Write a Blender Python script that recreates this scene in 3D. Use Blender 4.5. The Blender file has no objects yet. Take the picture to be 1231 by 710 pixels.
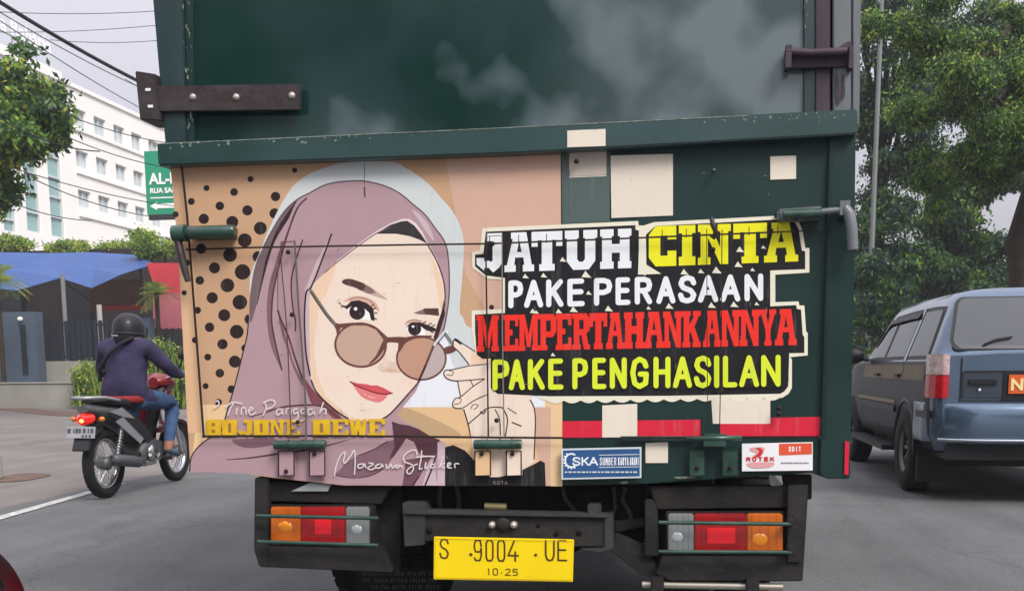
import bpy, bmesh, math, random
import numpy as np
from mathutils import Vector, Matrix
random.seed(7); RNG = np.random.default_rng(7)
S = bpy.context.scene
COL = S.collection

# ------------------------------------------------------------------ camera
F, CX, CY = 1200.0, 615.5, 600.0
YAW, PITCH, ROLL, EYE = math.radians(9.5), math.radians(7.6), math.radians(-0.35), 1.06
CAMROT = Matrix.Rotation(YAW, 3, 'Z') @ Matrix.Rotation(math.pi/2-PITCH, 3, 'X') @ Matrix.Rotation(ROLL, 3, 'Z')
cam = bpy.data.cameras.new('camera'); cam_o = bpy.data.objects.new('camera', cam); COL.objects.link(cam_o)
cam_o.matrix_world = Matrix.Translation((0, 0, EYE)) @ CAMROT.to_4x4()
cam.sensor_width = 36; cam.lens = 36*F/1231; cam.shift_y = (CY-355)/1231; cam.clip_start = 0.05; cam.clip_end = 2000
S.camera = cam_o
# ------------------------------------------------------------------ sky, sun, exposure
SUN_EL, SUN_AZ = math.radians(46), math.radians(138)      # azimuth: clockwise from +Y; the sun stands behind the camera, to the right
w = bpy.data.worlds.new('World'); S.world = w; w.use_nodes = True
nt = w.node_tree; bg = nt.nodes['Background']
sky = nt.nodes.new('ShaderNodeTexSky'); sky.sky_type = 'NISHITA'; sky.sun_disc = False
sky.sun_elevation = SUN_EL; sky.sun_rotation = SUN_AZ; sky.dust_density = 4; sky.air_density = 1.0
mixn = nt.nodes.new('ShaderNodeMix'); mixn.data_type = 'RGBA'; mixn.inputs[0].default_value = 0.86
# overcast cloud layer: luminance rises evenly towards the zenith, (1 + 2 sin el) / 3
geo = nt.nodes.new('ShaderNodeTexCoord'); sep = nt.nodes.new('ShaderNodeSeparateXYZ')
nt.links.new(geo.outputs['Generated'], sep.inputs[0])
mr = nt.nodes.new('ShaderNodeMapRange'); mr.inputs[1].default_value = 0; mr.inputs[2].default_value = 1
mr.inputs[3].default_value = 1.0; mr.inputs[4].default_value = 4.3
nt.links.new(sep.outputs[2], mr.inputs[0])
cl = nt.nodes.new('ShaderNodeTexNoise'); cl.inputs['Scale'].default_value = 2.2; cl.inputs['Detail'].default_value = 5
nt.links.new(geo.outputs['Generated'], cl.inputs[0])
cr = nt.nodes.new('ShaderNodeMapRange'); cr.inputs[1].default_value = .3; cr.inputs[2].default_value = .7
cr.inputs[3].default_value = .92; cr.inputs[4].default_value = 1.08; nt.links.new(cl.outputs[0], cr.inputs[0])
mu = nt.nodes.new('ShaderNodeMath'); mu.operation = 'MULTIPLY'; nt.links.new(mr.outputs[0], mu.inputs[0]); nt.links.new(cr.outputs[0], mu.inputs[1])
vm = nt.nodes.new('ShaderNodeVectorMath'); vm.operation = 'SCALE'; vm.inputs[0].default_value = (2.72, 2.62, 2.88)
nt.links.new(mu.outputs[0], vm.inputs['Scale'])
nt.links.new(sky.outputs[0], mixn.inputs[6]); nt.links.new(vm.outputs[0], mixn.inputs[7])
nt.links.new(mixn.outputs[2], bg.inputs[0]); bg.inputs[1].default_value = 0.115
sl = bpy.data.lights.new('sun', 'SUN'); sl.energy = 2.4; sl.angle = math.radians(22); sl.color = (1, .96, .9)
so = bpy.data.objects.new('sun', sl); COL.objects.link(so); so.location = (0, 0, 30)
sd = Vector((math.sin(SUN_AZ)*math.cos(SUN_EL), math.cos(SUN_AZ)*math.cos(SUN_EL), math.sin(SUN_EL)))
so.rotation_euler = sd.to_track_quat('Z', 'Y').to_euler()
S.view_settings.view_transform = 'Standard'; S.view_settings.look = 'None'; S.view_settings.gamma = 1
S.view_settings.use_curve_mapping = False; S.view_settings.exposure = 0.5

# ------------------------------------------------------------------ helpers
D = 3.0                      # the truck's rear plane stands 3 m in front of the camera
C0 = Vector((0, 0, EYE))
def ray(px, py): return CAMROT @ Vector(((px-CX)/F, -(py-CY)/F, -1))
def PY(px, py, Y=D): v = ray(px, py); return C0 + v*(Y/v.y)
def PX(px, py, X): v = ray(px, py); return C0 + v*(X/v.x)
def PG(px, py, Z=0.0): v = ray(px, py); return C0 + v*((Z-EYE)/v.z)
def lin(c): c = c/255; return c/12.92 if c <= .04045 else ((c+.055)/1.055)**2.4

_m = {}
def mat(name, rgb, rough=.6, metal=0., var=0., vscale=6., bump=0., bscale=60., coat=0., emit=0., spec=.5, rvar=0., alpha=1., trans=0., dark=None, stretch=None, k=1.0, speck=False):
    if name in _m: return _m[name]
    pr = name.startswith(('print_', 'slogan_', 'sticker_'))
    if pr: spec = .22; rough = .5; var = max(var, .035); vscale = 5 if vscale == 6. else vscale
    elif spec == .5 and rough > .45: spec = .3
    m = bpy.data.materials.new(name); m.use_nodes = True; n = m.node_tree.nodes; l = m.node_tree.links
    b = n['Principled BSDF']; c = [min(1, lin(x)*k) for x in rgb]
    b.inputs['Base Color'].default_value = (*c, 1); b.inputs['Roughness'].default_value = rough
    b.inputs['Metallic'].default_value = metal; b.inputs['Specular IOR Level'].default_value = spec
    b.inputs['Coat Weight'].default_value = coat; b.inputs['Coat Roughness'].default_value = .08
    if trans: b.inputs['Transmission Weight'].default_value = trans
    if alpha < 1: b.inputs['Alpha'].default_value = alpha
    if emit: b.inputs['Emission Color'].default_value = (*c, 1); b.inputs['Emission Strength'].default_value = emit
    tc = n.new('ShaderNodeTexCoord'); src = tc.outputs['Object']
    if stretch:
        mp = n.new('ShaderNodeMapping'); mp.inputs['Scale'].default_value = stretch; l.new(src, mp.inputs[0]); src = mp.outputs[0]
    if var or rvar or dark:
        nz = n.new('ShaderNodeTexNoise'); nz.inputs['Scale'].default_value = vscale; nz.inputs['Detail'].default_value = 6
        nz.inputs['Roughness'].default_value = .6; l.new(src, nz.inputs['Vector'])
        rm = n.new('ShaderNodeMapRange'); rm.inputs[1].default_value = .3; rm.inputs[2].default_value = .7; l.new(nz.outputs[0], rm.inputs[0])
        mx = n.new('ShaderNodeMix'); mx.data_type = 'RGBA'; l.new(rm.outputs[0], mx.inputs[0])
        d = [min(1, lin(x)*k) for x in dark] if dark else [x*(1-var) for x in c]
        mx.inputs[6].default_value = (*d, 1); mx.inputs[7].default_value = (*[min(1, x*(1+var*.6)) for x in c], 1)
        l.new(mx.outputs[2], b.inputs['Base Color'])
        if rvar:
            r2 = n.new('ShaderNodeMapRange'); r2.inputs[1].default_value = .3; r2.inputs[2].default_value = .7
            r2.inputs[3].default_value = max(.02, rough-rvar); r2.inputs[4].default_value = rough+rvar; l.new(nz.outputs[0], r2.inputs[0]); l.new(r2.outputs[0], b.inputs['Roughness'])
    if pr:      # rubbed, dusty vinyl: fine vertical scuffs and pale dust specks
        mp2 = n.new('ShaderNodeMapping'); mp2.inputs['Scale'].default_value = (60, 60, 5); l.new(tc.outputs['Object'], mp2.inputs[0])
        n2 = n.new('ShaderNodeTexNoise'); n2.inputs['Scale'].default_value = 1.0; n2.inputs['Detail'].default_value = 8; n2.inputs['Roughness'].default_value = .7; l.new(mp2.outputs[0], n2.inputs[0])
        r3 = n.new('ShaderNodeMapRange'); r3.inputs[1].default_value = .56; r3.inputs[2].default_value = .78; r3.inputs[4].default_value = .30; l.new(n2.outputs[0], r3.inputs[0])
        m3 = n.new('ShaderNodeMix'); m3.data_type = 'RGBA'; l.new(r3.outputs[0], m3.inputs[0]); l.new(b.inputs['Base Color'].links[0].from_socket, m3.inputs[6]); m3.inputs[7].default_value = (.30, .29, .27, 1)
        l.new(m3.outputs[2], b.inputs['Base Color'])
    if speck:   # aggregate, large stains and fine cracks of a road surface
        base = b.inputs['Base Color'].links[0].from_socket
        for sc_, lo, hi, k0, k1, st_ in ((170, .35, .65, .66, 1.36, None), (3.5, .3, .7, .86, 1.1, (1, .12, 1)), (.35, .3, .7, .86, 1.12, None)):
            nn_ = n.new('ShaderNodeTexNoise'); nn_.inputs['Scale'].default_value = sc_; nn_.inputs['Detail'].default_value = 4
            if st_: mp3 = n.new('ShaderNodeMapping'); mp3.inputs['Scale'].default_value = st_; l.new(tc.outputs['Object'], mp3.inputs[0]); l.new(mp3.outputs[0], nn_.inputs[0])
            else: l.new(tc.outputs['Object'], nn_.inputs[0])
            rr_ = n.new('ShaderNodeMapRange'); rr_.inputs[1].default_value = lo; rr_.inputs[2].default_value = hi; rr_.inputs[3].default_value = k0; rr_.inputs[4].default_value = k1; l.new(nn_.outputs[0], rr_.inputs[0])
            vm_ = n.new('ShaderNodeVectorMath'); vm_.operation = 'SCALE'; l.new(base, vm_.inputs[0]); l.new(rr_.outputs[0], vm_.inputs['Scale']); base = vm_.outputs[0]
        vo = n.new('ShaderNodeTexVoronoi'); vo.feature = 'DISTANCE_TO_EDGE'; vo.inputs['Scale'].default_value = .55
        wn = n.new('ShaderNodeTexNoise'); wn.inputs['Scale'].default_value = 2.5; wn.inputs['Detail'].default_value = 5; wa = n.new('ShaderNodeVectorMath'); wa.operation = 'MULTIPLY_ADD'; wa.inputs[1].default_value = (.9, .9, 0)
        l.new(tc.outputs['Object'], wn.inputs[0]); l.new(wn.outputs['Color'], wa.inputs[0]); l.new(tc.outputs['Object'], wa.inputs[2]); l.new(wa.outputs[0], vo.inputs[0])
        cr_ = n.new('ShaderNodeMapRange'); cr_.inputs[1].default_value = 0; cr_.inputs[2].default_value = .012; cr_.inputs[3].default_value = .80; cr_.inputs[4].default_value = 1; l.new(vo.outputs[0], cr_.inputs[0])
        vm_ = n.new('ShaderNodeVectorMath'); vm_.operation = 'SCALE'; l.new(base, vm_.inputs[0]); l.new(cr_.outputs[0], vm_.inputs['Scale']); l.new(vm_.outputs[0], b.inputs['Base Color'])
    if bump:
        nb = n.new('ShaderNodeTexNoise'); nb.inputs['Scale'].default_value = bscale; nb.inputs['Detail'].default_value = 5; l.new(src, nb.inputs['Vector'])
        bp = n.new('ShaderNodeBump'); bp.inputs['Strength'].default_value = bump; bp.inputs['Distance'].default_value = .01
        l.new(nb.outputs[0], bp.inputs['Height']); l.new(bp.outputs[0], b.inputs['Normal'])
    _m[name] = m; return m

WPOS = {}
class MB:
    def __init__(s): s.v = []; s.f = []; s.mi = []; s.sm = []; s.mats = []
    def m(s, mt):
        if mt not in s.mats: s.mats.append(mt)
        return s.mats.index(mt)
    def add(s, vs, fs, mt, smooth=False):
        o = len(s.v); s.v += [tuple(x) for x in vs]; i = s.m(mt)
        for f in fs: s.f.append([o+a for a in f]); s.mi.append(i); s.sm.append(smooth)
        return s
    def box(s, x0, x1, y0, y1, z0, z1, mt):
        vs = [(x, y, z) for z in (z0, z1) for y in (y0, y1) for x in (x0, x1)]
        return s.add(vs, [(0, 2, 3, 1), (4, 5, 7, 6), (0, 1, 5, 4), (2, 6, 7, 3), (0, 4, 6, 2), (1, 3, 7, 5)], mt)
    def obox(s, c, ax, hs, mt):
        c = Vector(c); vs = [c+ax[0]*(sx*hs[0])+ax[1]*(sy*hs[1])+ax[2]*(sz*hs[2]) for sz in (-1, 1) for sy in (-1, 1) for sx in (-1, 1)]
        return s.add(vs, [(0, 2, 3, 1), (4, 5, 7, 6), (0, 1, 5, 4), (2, 6, 7, 3), (0, 4, 6, 2), (1, 3, 7, 5)], mt)
    def prism(s, pts, vec, mt):
        n = len(pts); vec = Vector(vec); a = [Vector(p) for p in pts]; vs = a+[p+vec for p in a]
        return s.add(vs, [list(range(n))[::-1], [n+i for i in range(n)]]+[(i, (i+1) % n, n+(i+1) % n, n+i) for i in range(n)], mt)
    def tube(s, pts, r, mt, n=10, caps=True, smooth=True):
        pts = [Vector(p) for p in pts]; k = len(pts); rr = r if isinstance(r, (list, tuple)) else [r]*k
        vs = []; up = None
        for i, p in enumerate(pts):
            t = (pts[min(i+1, k-1)]-pts[max(i-1, 0)]).normalized()
            if up is None: up = Vector((0, 0, 1)) if abs(t.z) < .9 else Vector((1, 0, 0))
            a = t.cross(up).normalized(); b = a.cross(t).normalized(); up = b
            for j in range(n): q = 2*math.pi*j/n; vs.append(p+a*(math.cos(q)*rr[i])+b*(math.sin(q)*rr[i]))
        fs = [(i*n+j, i*n+(j+1) % n, (i+1)*n+(j+1) % n, (i+1)*n+j) for i in range(k-1) for j in range(n)]
        s.add(vs, fs, mt, smooth)
        if caps: s.add(vs[:n], [list(range(n))[::-1]], mt); s.add(vs[-n:], [list(range(n))], mt)
        return s
    def lathe(s, prof, c, axis, mt, n=32, smooth=True):   # prof: (radius, along axis)
        c = Vector(c); ax = Vector(axis).normalized(); u = ax.orthogonal().normalized(); v = ax.cross(u); vs = []
        for r, h in prof:
            for j in range(n): q = 2*math.pi*j/n; vs.append(c+ax*h+u*(math.cos(q)*r)+v*(math.sin(q)*r))
        k = len(prof)
        return s.add(vs, [(i*n+j, i*n+(j+1) % n, (i+1)*n+(j+1) % n, (i+1)*n+j) for i in range(k-1) for j in range(n)], mt, smooth)
    def ball(s, c, rx, ry, rz, mt, n=14, k=9):
        c = Vector(c); vs = []
        for i in range(k+1):
            t = math.pi*i/k
            for j in range(n): q = 2*math.pi*j/n; vs.append(c+Vector((rx*math.sin(t)*math.cos(q), ry*math.sin(t)*math.sin(q), rz*math.cos(t))))
        return s.add(vs, [(i*n+j, (i+1)*n+j, (i+1)*n+(j+1) % n, i*n+(j+1) % n) for i in range(k) for j in range(n)], mt, True)
    def build(s, name, parent=None, bevel=0., local=False, fix=True, weld=False):
        me = bpy.data.meshes.new(name); me.from_pydata(s.v, [], s.f)
        for mt in s.mats: me.materials.append(mt)
        me.polygons.foreach_set('material_index', s.mi); me.polygons.foreach_set('use_smooth', s.sm)
        if fix or bevel:
            b = bmesh.new(); b.from_mesh(me)
            if weld: bmesh.ops.remove_doubles(b, verts=b.verts, dist=1e-4)
            if bevel:
                bmesh.ops.remove_doubles(b, verts=b.verts, dist=1e-5)
                eds = [e for e in b.edges if len(e.link_faces) == 2 and e.calc_face_angle(0) > .6 and not e.link_faces[0].smooth]
                bmesh.ops.bevel(b, geom=eds, offset=bevel, segments=2, affect='EDGES', clamp_overlap=True)
            if fix: bmesh.ops.recalc_face_normals(b, faces=b.faces)
            b.to_mesh(me); b.free()
        o = bpy.data.objects.new(name, me); COL.objects.link(o)
        if parent:
            o.parent = parent
            if not local and parent.name in WPOS: o.matrix_parent_inverse = Matrix.Translation(-WPOS[parent.name])
        return o
def tag(o, label=None, cat=None, group=None, kind=None):
    if label: o['label'] = label
    if cat: o['category'] = cat
    if group: o['group'] = group
    if kind: o['kind'] = kind
    return o
def thing(name, label, cat, loc=(0, 0, 0), group=None, rz=0, world=True):
    o = bpy.data.objects.new(name, None); COL.objects.link(o); o.location = loc; o.rotation_euler = (0, 0, rz); o.empty_display_size = .2
    if world: WPOS[o.name] = Vector(loc)
    return tag(o, label, cat, group)
def copy_tree(o, parent=None):
    c = o.copy(); COL.objects.link(c)
    if parent: c.parent = parent
    for ch in list(o.children): copy_tree(ch, c)
    return c
def smooth_pts(p, closed=True, n=5):
    q = []; k = len(p); rng = range(k if closed else k-1)
    for i in rng:
        a, b, c, d = (p[(i-1) % k], p[i], p[(i+1) % k], p[(i+2) % k]) if closed else (p[max(i-1, 0)], p[i], p[i+1], p[min(i+2, k-1)])
        for j in range(n):
            t = j/n; t2 = t*t; t3 = t2*t
            q.append(tuple(.5*(2*b[e]+(c[e]-a[e])*t+(2*a[e]-5*b[e]+4*c[e]-d[e])*t2+(3*b[e]-a[e]-3*c[e]+d[e])*t3) for e in (0, 1)))
    if not closed: q.append(tuple(p[-1]))
    return q
_lay = [0]
def lay(): _lay[0] += 1; return D-0.0012-_lay[0]*7e-6
class Print(MB):     # flat print: thin paint film on the tailgate, drawn in the gate's own plane
    def __init__(s, Y=None): super().__init__(); s.Y = Y
    def y(s):
        if s.Y is None: return lay()
        s.Y -= 7e-6; return s.Y
    def poly(s, pts, mt, sm=False, n=4):
        if sm: pts = smooth_pts(pts, True, n)
        Y = s.y(); s.add([PY(x, y, Y) for x, y in pts], [list(range(len(pts)))], mt); return s
    def disc(s, x, y, r, mt, ry=None, n=20): return s.poly([(x+r*math.cos(2*math.pi*i/n), y+(ry or r)*math.sin(2*math.pi*i/n)) for i in range(n)], mt)
    def stroke(s, pts, wd, mt, sm=True, taper=False, caps=True, closed=False):
        if sm: pts = smooth_pts(pts, closed, 5)
        if closed: pts = pts+[pts[0]]
        k = len(pts); L = []; R = []
        for i, p in enumerate(pts):
            a = pts[max(i-1, 0)]; b = pts[min(i+1, k-1)]
            if closed and i in (0, k-1): a, b = pts[k-2], pts[1]
            dx, dy = b[0]-a[0], b[1]-a[1]; q = math.hypot(dx, dy) or 1
            h = wd/2
            if taper: t = i/(k-1); h *= max(.15, math.sin(math.pi*min(1, max(0, .08+.84*t))))
            L.append((p[0]-dy/q*h, p[1]+dx/q*h)); R.append((p[0]+dy/q*h, p[1]-dx/q*h))
        Y = s.y(); s.add([PY(x, y, Y) for x, y in L+R], [(i, i+1, k+i+1, k+i) for i in range(k-1)], mt)
        if caps and not closed and not taper and wd > 2:
            for e in (0, -1): s.disc(pts[e][0], pts[e][1], wd/2, mt, n=12)
        return s
    def build(s, name, parent=None, **kw): return super().build(name, parent, fix=False, **kw)
# stroke alphabet (x, y in letter widths/heights, y up)
GL = {'P': [[(0, 0), (0, 1), (.55, 1), (.9, .93), (1, .74), (.9, .55), (.55, .47), (0, .47)]], 'A': [[(0, 0), (.5, 1), (1, 0)], [(.2, .33), (.8, .33)]],
 'K': [[(0, 0), (0, 1)], [(.95, 1), (.05, .42)], [(.35, .6), (1, 0)]], 'E': [[(.95, 1), (0, 1), (0, 0), (1, 0)], [(0, .53), (.9, .53)]],
 'R': [[(0, 0), (0, 1), (.55, 1), (.9, .93), (1, .74), (.9, .56), (.55, .5), (0, .5)], [(.5, .5), (1, 0)]],
 'S': [[(.97, .78), (.85, .95), (.5, 1.02), (.15, .95), (.03, .75), (.2, .58), (.75, .44), (.98, .25), (.85, .05), (.5, -.02), (.12, .05), (0, .25)]],
 'N': [[(0, 0), (0, 1), (1, 0), (1, 1)]], 'G': [[(.98, .75), (.85, .93), (.5, 1.02), (.15, .9), (0, .5), (.15, .1), (.5, -.02), (.95, .1), (1, .45), (.55, .45)]],
 'H': [[(0, 0), (0, 1)], [(1, 0), (1, 1)], [(0, .52), (1, .52)]], 'I': [[(.5, 0), (.5, 1)]], 'L': [[(0, 1), (0, 0), (1, 0)]],
 'U': [[(0, 1), (0, .25), (.2, .02), (.5, -.02), (.8, .02), (1, .25), (1, 1)]], '9': [[(.95, .7), (.8, .98), (.2, .98), (.03, .8), (.03, .6), (.2, .42), (.8, .42), (.95, .6), (.95, .2), (.75, 0), (.2, 0), (.05, .12)]],
 '0': [[(.05, .15), (.05, .85), (.25, 1), (.75, 1), (.95, .85), (.95, .15), (.75, 0), (.25, 0), (.05, .15)]], '4': [[(.7, 0), (.7, .45)], [(.6, 1), (0, .27), (1, .27)]],
 '1': [[(.3, .8), (.55, 1), (.55, 0)]], '2': [[(.05, .8), (.3, 1), (.75, 1), (.95, .8), (.9, .6), (0, 0), (1, 0)]], '5': [[(.95, 1), (.1, 1), (.05, .55), (.7, .6), (.97, .35), (.8, .02), (.05, .03)]],
 '.': [[(.45, .45), (.55, .5)]], 'T': [[(0, 1), (1, 1)], [(.5, 1), (.5, 0)]], 'O': [[(.05, .15), (.05, .85), (.25, 1), (.75, 1), (.95, .85), (.95, .15), (.75, 0), (.25, 0), (.05, .15)]],
 '-': [[(.1, .45), (.9, .45)]], 'M': [[(0, 0), (0, 1), (.5, .35), (1, 1), (1, 0)]], 'B': [[(0, 0), (0, 1), (.6, 1), (.9, .88), (.85, .6), (.6, .53), (0, .53)], [(.6, .53), (1, .4), (1, .1), (.6, 0), (0, 0)]],
 'Y': [[(0, 1), (.5, .5), (1, 1)], [(.5, .5), (.5, 0)]], 'D': [[(0, 0), (0, 1), (.6, 1), (1, .7), (1, .3), (.6, 0), (0, 0)]], 'W': [[(0, 1), (.25, 0), (.5, .7), (.75, 0), (1, 1)]],
 'J': [[(.9, 1), (.9, .2), (.6, 0), (.2, 0), (0, .25)]], 'C': [[(.95, .85), (.7, 1), (.25, 1), (0, .75), (0, .25), (.25, 0), (.7, 0), (.95, .15)]]}
def stroke_text(P, text, xs, top, bot, wd, mt, dx=0, dy=0):   # xs: (x0, x1) per letter; top/bot: (xa, ya, xb, yb) lines
    f = lambda L, x: L[1]+(L[3]-L[1])*(x-L[0])/(L[2]-L[0])
    for ch, (x0, x1) in zip(text, xs):
        h = min(wd/2, (x1-x0)*.42)
        for st in GL[ch]:
            pts = []
            for u, v in st:
                x = x0+h+(x1-x0-2*h)*u if ch != 'I' else (x0+x1)/2
                t, b = f(top, x)+h, f(bot, x)-h; pts.append((x+dx, b+(t-b)*v+dy))
            for i in range(len(pts)-1): P.stroke(pts[i:i+2], wd, mt, sm=False, caps=False)
            for p in pts: P.disc(p[0], p[1], wd/2, mt, n=10)
def spread(n, x0, x1, gap=.25):
    p = (x1-x0)/(n-gap); return [(x0+i*p, x0+i*p+p*(1-gap)) for i in range(n)]
# slab letters: polygons in a unit box, y up
def q(x0, y0, x1, y1): return [(x0, y0), (x1, y0), (x1, y1), (x0, y1)]
SL = {'J': [[(.48, .1), (.62, 0), (.85, .12), (.95, .25), (.95, 1), (.4, 1), (.4, .8), (.6, .8), (.6, .3), (.48, .25)], [(0, .38), (.28, .38), (.28, .05), (0, .22)], q(.28, .12, .5, .3)],
 'A': [[(.0, 0), (.38, 0), (.38, .17), (.33, .17), (.36, .36), (.64, .36), (.67, .17), (.62, .17), (.62, 0), (1, 0), (1, .17), (.92, .17), (.74, 1), (.22, 1), (.22, .84), (.28, .84), (.08, .17), (0, .17)]],
 'T': [[(.25, 0), (.75, 0), (.75, .17), (.67, .17), (.67, .78), (.8, .78), (.8, .62), (1, .62), (1, 1), (0, 1), (0, .62), (.2, .62), (.2, .78), (.33, .78), (.33, .17), (.25, .17)]],
 'U': [[(0, 1), (.43, 1), (.43, .8), (.38, .8), (.38, .27), (.44, .2), (.56, .2), (.62, .27), (.62, .8), (.57, .8), (.57, 1), (1, 1), (1, .8), (.94, .8), (.94, .22), (.74, 0), (.26, 0), (.06, .22), (.06, .8), (0, .8)]],
 'H': [[(0, 0), (.43, 0), (.43, .18), (.37, .18), (.37, .4), (.63, .4), (.63, .18), (.57, .18), (.57, 0), (1, 0), (1, .18), (.94, .18), (.94, .82), (1, .82), (1, 1), (.57, 1), (.57, .82), (.63, .82), (.63, .62), (.37, .62), (.37, .82), (.43, .82), (.43, 1), (0, 1), (0, .82), (.06, .82), (.06, .18), (0, .18)]],
 'C': [[(.25, 0), (1, 0), (1, .38), (.68, .38), (.68, .26), (.42, .26), (.42, .76), (.68, .76), (.68, .66), (1, .66), (1, 1), (.25, 1), (0, .78), (0, .22)]],
 'I': [[(0, 0), (1, 0), (1, .22), (.8, .22), (.8, .8), (1, .8), (1, 1), (0, 1), (0, .8), (.2, .8), (.2, .22), (0, .22)]],
 'N': [[(0, 0), (.38, 0), (.38, .18), (.3, .18), (.3, .68), (.68, 0), (.92, 0), (.92, .82), (1, .82), (1, 1), (.6, 1), (.6, .82), (.68, .82), (.68, .42), (.36, 1), (0, 1), (0, .82), (.08, .82), (.08, .18), (0, .18)]],
 'M': [[(0, 0), (.34, 0), (.34, .14), (.29, .14), (.29, .6), (.43, .1), (.57, .1), (.71, .6), (.71, .14), (.66, .14), (.66, 0), (1, 0), (1, .14), (.94, .14), (.94, .86), (1, .86), (1, 1), (.69, 1), (.5, .45), (.31, 1), (0, 1), (0, .86), (.06, .86), (.06, .14), (0, .14)]],
 'E': [[(0, 0), (1, 0), (1, .34), (.8, .34), (.8, .16), (.42, .16), (.42, .43), (.62, .43), (.62, .59), (.42, .59), (.42, .84), (.8, .84), (.8, .68), (1, .68), (1, 1), (0, 1), (0, .86), (.1, .86), (.1, .14), (0, .14)]],
 'P': [[(0, 0), (.5, 0), (.5, .14), (.4, .14), (.4, .36), (.8, .36), (1, .52), (1, .86), (.82, 1), (0, 1), (0, .86), (.1, .86), (.1, .14), (0, .14)]],
 'R': [[(0, 0), (.48, 0), (.48, .14), (.4, .14), (.4, .4), (.52, .4), (.66, 0), (1, 0), (1, .14), (.9, .14), (.8, .44), (.96, .54), (.96, .86), (.8, 1), (0, 1), (0, .86), (.1, .86), (.1, .14), (0, .14)]],
 'K': [[(0, 0), (.45, 0), (.45, .14), (.38, .14), (.38, .38), (.45, .44), (.62, .14), (.56, .14), (.56, 0), (1, 0), (1, .14), (.94, .14), (.66, .56), (.9, .86), (1, .86), (1, 1), (.58, 1), (.58, .86), (.64, .86), (.38, .6), (.38, .86), (.45, .86), (.45, 1), (0, 1), (0, .86), (.08, .86), (.08, .14), (0, .14)]],
 'Y': [[(.28, 0), (.72, 0), (.72, .14), (.65, .14), (.65, .42), (.92, .86), (1, .86), (1, 1), (.58, 1), (.58, .86), (.62, .86), (.5, .62), (.38, .86), (.42, .86), (.42, 1), (0, 1), (0, .86), (.08, .86), (.35, .42), (.35, .14), (.28, .14)]],
 'B': [q(0, 0, 1, 1)], 'O': [q(0, 0, 1, 1)], 'D': [q(0, 0, 1, 1)], 'W': [[(0, 1), (.1, 0), (.42, 0), (.5, .4), (.58, 0), (.9, 0), (1, 1), (.75, 1), (.72, .5), (.6, 1), (.4, 1), (.28, .5), (.25, 1)]]}
HOLE = {'P': q(.42, .52, .68, .82), 'R': q(.4, .56, .64, .82), 'A': [(.42, .5), (.58, .5), (.5, .8)], 'B': q(.35, .6, .6, .8), 'O': q(.4, .22, .6, .78), 'D': q(.4, .22, .6, .78)}
def slab_text(P, text, xs, top, bot, mt, hole, sep=None):
    f = lambda L, x: L[1]+(L[3]-L[1])*(x-L[0])/(L[2]-L[0])
    for ch, (x0, x1) in zip(text, xs):
        def mp(p): x = x0+(x1-x0)*p[0]; t, b = f(top, x), f(bot, x); return (x, b+(t-b)*p[1])
        for pg in SL[ch]: P.poly([mp(p) for p in pg], mt)
        if ch in HOLE: P.poly([mp(p) for p in HOLE[ch]], hole)
        if ch == 'B': P.poly([mp(p) for p in q(.35, .2, .6, .42)], hole)
def pbox(mb, pts, mt, out=.0, thick=.03, base=D):
    """prism standing on the truck's rear: outline pts (photo pixels seen on its own front plane), front at base-out, going back by thick"""
    Y = base-out; mb.prism([PY(x, y, Y) for x, y in pts], (0, thick, 0), mt); return mb
def rect(x0, y0, x1, y1): return [(x0, y0), (x1, y0), (x1, y1), (x0, y1)]
def bolt(parent, px, py, out, mt, r=.011, name='bolt', base=D):
    p = PY(px, py, base-out); b = MB(); b.lathe([(0, -.008), (r*.6, -.007), (r, -.002), (r, 0)], p, (0, 1, 0), mt, n=10); return b.build(name, parent)
def txt(s, size, mt, parent, name, mw, shear=0., offset=0., spacing=1.):
    cu = bpy.data.curves.new('t', 'FONT'); cu.body = s; cu.size = size; cu.shear = shear; cu.offset = offset; cu.extrude = .002; cu.space_character = spacing
    to = bpy.data.objects.new('t', cu); COL.objects.link(to); bpy.context.view_layer.update()
    me = bpy.data.meshes.new_from_object(to.evaluated_get(bpy.context.evaluated_depsgraph_get())); bpy.data.objects.remove(to)
    me.name = name; me.materials.clear(); me.materials.append(mt); me.transform(mw); o = bpy.data.objects.new(name, me); COL.objects.link(o)
    if parent:
        o.parent = parent
        if parent.name in WPOS: o.matrix_parent_inverse = Matrix.Translation(-WPOS[parent.name])
    return o
# ================================================================== MATERIALS
asphalt = mat('asphalt', (99, 100, 101), .9, var=.14, vscale=1.2, speck=True, bump=.5, bscale=220)
apron = mat('worn_concrete', (116, 111, 107), .92, speck=True, var=.16, vscale=.9, bump=.3, bscale=90)
roadpaint = mat('road_paint', (196, 196, 194), .85, var=.2, vscale=14, dark=(128, 128, 126))
dirt = mat('dirt', (98, 80, 70), 1, var=.3, vscale=3)
concrete = mat('concrete', (146, 144, 136), .9, var=.15, vscale=1.5, bump=.3, bscale=40)
bluegrey = mat('blue_grey_paint', (74, 88, 102), .6, var=.08)
fencem = mat('dark_fence_paint', (34, 40, 50), .5, var=.1)
white_wall = mat('white_render', (238, 236, 232), .8, var=.04, vscale=.5, k=1.05)
winglass = mat('window_glass', (198, 210, 214), .2, var=.15, vscale=.6, spec=.8)
stairglass = mat('stair_glass', (142, 176, 176), .15, var=.2, vscale=.4, spec=.8)
trimd = mat('slot_dark', (30, 36, 44), .7); alu = mat('window_frame', (205, 208, 208), .5)
bark = mat('bark', (56, 47, 40), .95, var=.35, vscale=5, bump=.6, bscale=25)
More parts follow.
